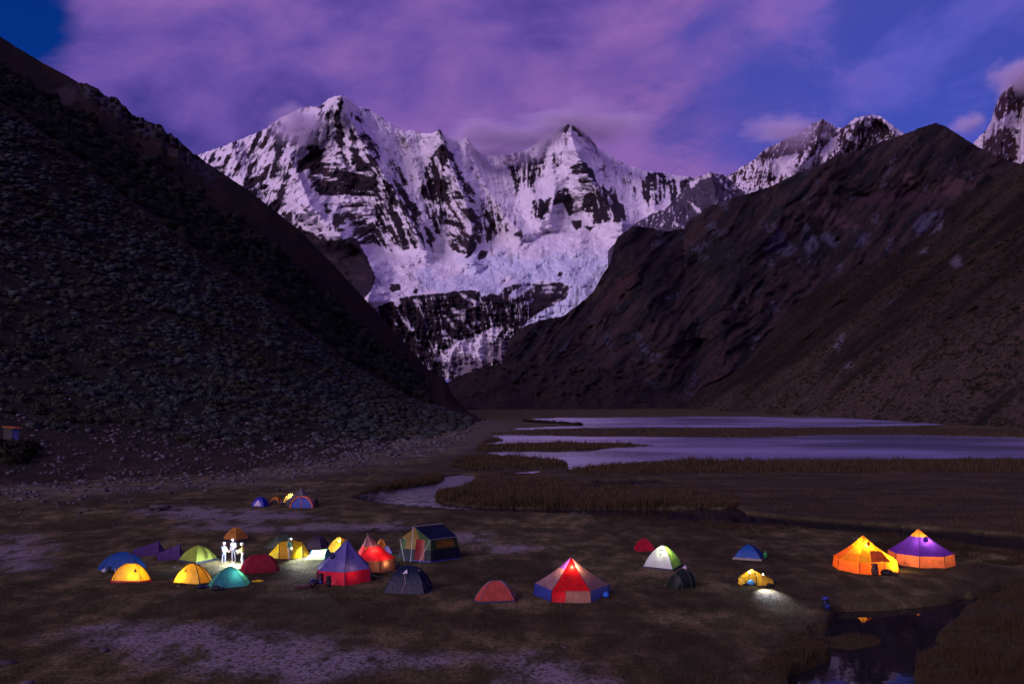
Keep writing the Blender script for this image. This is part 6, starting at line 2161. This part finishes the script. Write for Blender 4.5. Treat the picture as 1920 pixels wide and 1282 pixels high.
backpack(1663, 1080, 'black backpack with loose straps at the orange bell tent door', (0.010, 0.010, 0.010), (0.02, 0.02, 0.02), -25, 1.2, True)
sack(1680, 1066, 'dark green sack between the two bell tents', (0.02, 0.06, 0.015), (0.5, 0.4, 0.42))
backpack(1548, 1137, 'dark backpack with a blue cover standing on the pool bank', (0.010, 0.012, 0.03), (0.03, 0.05, 0.30), 20, 1.0)
sack(526, 946, 'pale bag beside the little orange hooped tent', (0.50, 0.36, 0.36), (0.40, 0.35, 0.42))
sack(593, 944, 'dark sack beside the charcoal pyramid tent', (0.02, 0.02, 0.025), (0.45, 0.4, 0.7))
rock_px(1054, 1136, 8, 'white stone in the grass before the large pyramid with the red panel', k=1)
rock_px(1475, 1167, 7, 'white stone in the grass above the pool', k=2)

# lamp added at the open yellow tent to put white light on the turf
p = in_tent(sr_, 0.15, -0.95, 1.05)
hr = link('added_lamp', None, None, None, (p[0], p[1], ground_z(p[0], p[1]) - 0.02), 0.0, 'added stake lamp lighting the turf before the small open yellow tent', 'lamp')
tube('stake', [(0, 0, 0), (0.0, 0, 0.85)], 0.012, pmat((0.1, 0.1, 0.1)), hr)
v_, f_ = dome_template(8, 3, 6, 0.0, 0.8)
link('lamp_head', mesh_np('lamp_head', v_ * 0.05 + np.array([0, 0, 0.84]), f_, True), pmat((0.05, 0.05, 0.05)), hr)
link('lamp_lens', mesh_np('lamp_lens', (v_ * 0.04)[:, [0, 2, 1]] * np.array([1, -1, 1]) + np.array([0, -0.04, 0.86]), f_, True), emit((0.95, 0.95, 1.0), 50), hr)
ld = bpy.data.lights.new('added_lamp_light', 'SPOT')
ld.energy = 3600
ld.color = (0.95, 0.93, 1.0)
ld.spot_size = math.radians(62)
ld.spot_blend = 1.0
ld.shadow_soft_size = 0.04
lo = bpy.data.objects.new('added_lamp_light', ld)
COL.objects.link(lo)
lo.parent = hr
lo.location = (0, -0.10, 0.86)
tx, ty, _ = gpt(1438, 1109)
from mathutils import Vector
lo.rotation_euler = Vector((tx - p[0], ty - p[1], -0.86)).to_track_quat('-Z', 'Y').to_euler()

# the hut at the foot of the left slope
hp = ls.at(22, 828)
hut = link('hut', None, None, None, (float(hp[0]), float(hp[1]), float(hp[2]) - 0.3), math.radians(-14), 'small dark plank hut with an orange metal roof at the foot of the slope', 'hut')
us = hp[1] / F            # metres per photo pixel there
w_, d_, h_ = 19 * us, 15 * us, 30 * us


def box_mesh(name, lo_, hi_, mat, parent, bev=0.0):
    bm = bmesh.new()
    bmesh.ops.create_cube(bm, size=1.0)
    for v in bm.verts:
        v.co = Vector(((lo_[i] + hi_[i]) / 2 + v.co[i] * (hi_[i] - lo_[i]) for i in range(3)))
    if bev:
        bmesh.ops.bevel(bm, geom=bm.edges[:], offset=bev, segments=1, affect='EDGES')
    me_ = bpy.data.meshes.new(name)
    bm.to_mesh(me_)
    bm.free()
    return link(name, me_, mat, parent)


wood = pmat((0.035, 0.036, 0.034), 0.9)
npk = 9
for i in range(npk):
    a, b_ = -w_ / 2 + w_ * i / npk, -w_ / 2 + w_ * (i + 1) / npk - 0.02
    box_mesh('plank', (a, -d_ / 2 - 0.02 * (i % 2), 0), (b_, -d_ / 2 + 0.06, h_), wood, hut)
box_mesh('wall', (-w_ / 2, -d_ / 2 + 0.07, 0), (-w_ / 2 + 0.06, d_ / 2, h_), wood, hut)
box_mesh('wall', (-w_ / 2 + 0.07, d_ / 2 - 0.06, 0), (w_ / 2 - 0.07, d_ / 2, h_), wood, hut)
box_mesh('wall', (w_ / 2 - 0.06, -d_ / 2 + 0.07, 0), (w_ / 2, d_ / 2, h_), pmat((0.16, 0.22, 0.42)), hut)  # blue-lit look of this side put into wall and door colour
box_mesh('door', (w_ / 2 + 0.003, -d_ * 0.2, 0), (w_ / 2 + 0.05, d_ * 0.2, h_ * 0.75), pmat((0.20, 0.26, 0.46)), hut)
rf = box_mesh('roof', (-w_ / 2 - 0.35, -d_ / 2 - 0.35, h_ + 0.005), (w_ / 2 + 0.45, d_ / 2 + 0.3, h_ + 0.07), pmat((0.50, 0.17, 0.03)), hut)
rf.rotation_euler = (0, math.radians(6), 0)
for i in range(12):
    a = -w_ / 2 - 0.3 + (w_ + 0.65) * i / 11
    tube('rib', [(a, -d_ / 2 - 0.35, h_ + 0.075), (a, d_ / 2 + 0.3, h_ + 0.075)], 0.03, pmat((0.52, 0.18, 0.03)), rf, 5)

# ------------------------------------------------------------------ cloud caught on the peaks
def m_cloud(dens, seed):
    m = bpy.data.materials.new('cloud_vapour')
    m.use_nodes = True
    t = NT(m.node_tree)
    tc = t.n('ShaderNodeTexCoord').outputs['Object']
    ln = t.n('ShaderNodeVectorMath', operation='LENGTH')
    t.put(ln, 0, tc)
    nz = t.noise(t.mapping(tc, (1, 1, 1.3), loc=(seed, seed * 0.7, 0)), 1.5, 3, 0.55)
    r = t.math('ADD', ln.outputs['Value'], t.math('MULTIPLY', t.math('SUBTRACT', nz, 0.5), 1.7))
    d = t.math('MULTIPLY', t.mrange(r, 0.05, 0.90, 1.0, 0.0), dens)
    pv = t.n('ShaderNodeVolumePrincipled')
    pv.inputs['Color'].default_value = (0.88, 0.77, 1.0, 1)
    pv.inputs['Anisotropy'].default_value = -0.35
    t.put(pv, 'Density', d)
    out = t.n('ShaderNodeOutputMaterial')
    t.t.links.new(pv.outputs[0], out.inputs['Volume'])
    return m


def cloud(px, py, d, rx, rz, ry, dens, label, seed):
    bm = bmesh.new()
    bmesh.ops.create_icosphere(bm, subdivisions=3, radius=1.0)
    me_ = bpy.data.meshes.new('cloud')
    bm.to_mesh(me_)
    bm.free()
    o = link('cloud', me_, m_cloud(dens, seed), None, W(px, py, d), None, label, 'cloud')
    o.scale = (rx * d / F, ry, rz * d / F)
    return o


cloud(560, 236, 4330, 75, 44, 190, 0.013, 'small wisp of cloud on the shoulder beside the highest snow peak', 1.0)
cloud(950, 262, 4850, 150, 50, 240, 0.013, 'cloud bank hiding the saddle between the two snow peaks', 2.3)
cloud(1100, 236, 4850, 150, 52, 240, 0.011, 'cloud cap sitting on the second snow peak', 3.9)
cloud(1475, 250, 4700, 95, 46, 200, 0.008, 'wisp of cloud against the far rocky snow peaks', 5.1)
cloud(1905, 150, 3800, 62, 52, 160, 0.013, 'cloud wrapped round the steep peak above the brown mountain', 6.6)
cloud(1815, 232, 3750, 40, 24, 120, 0.010, 'little cloud between the brown mountain and the steep snow peak', 8.2)
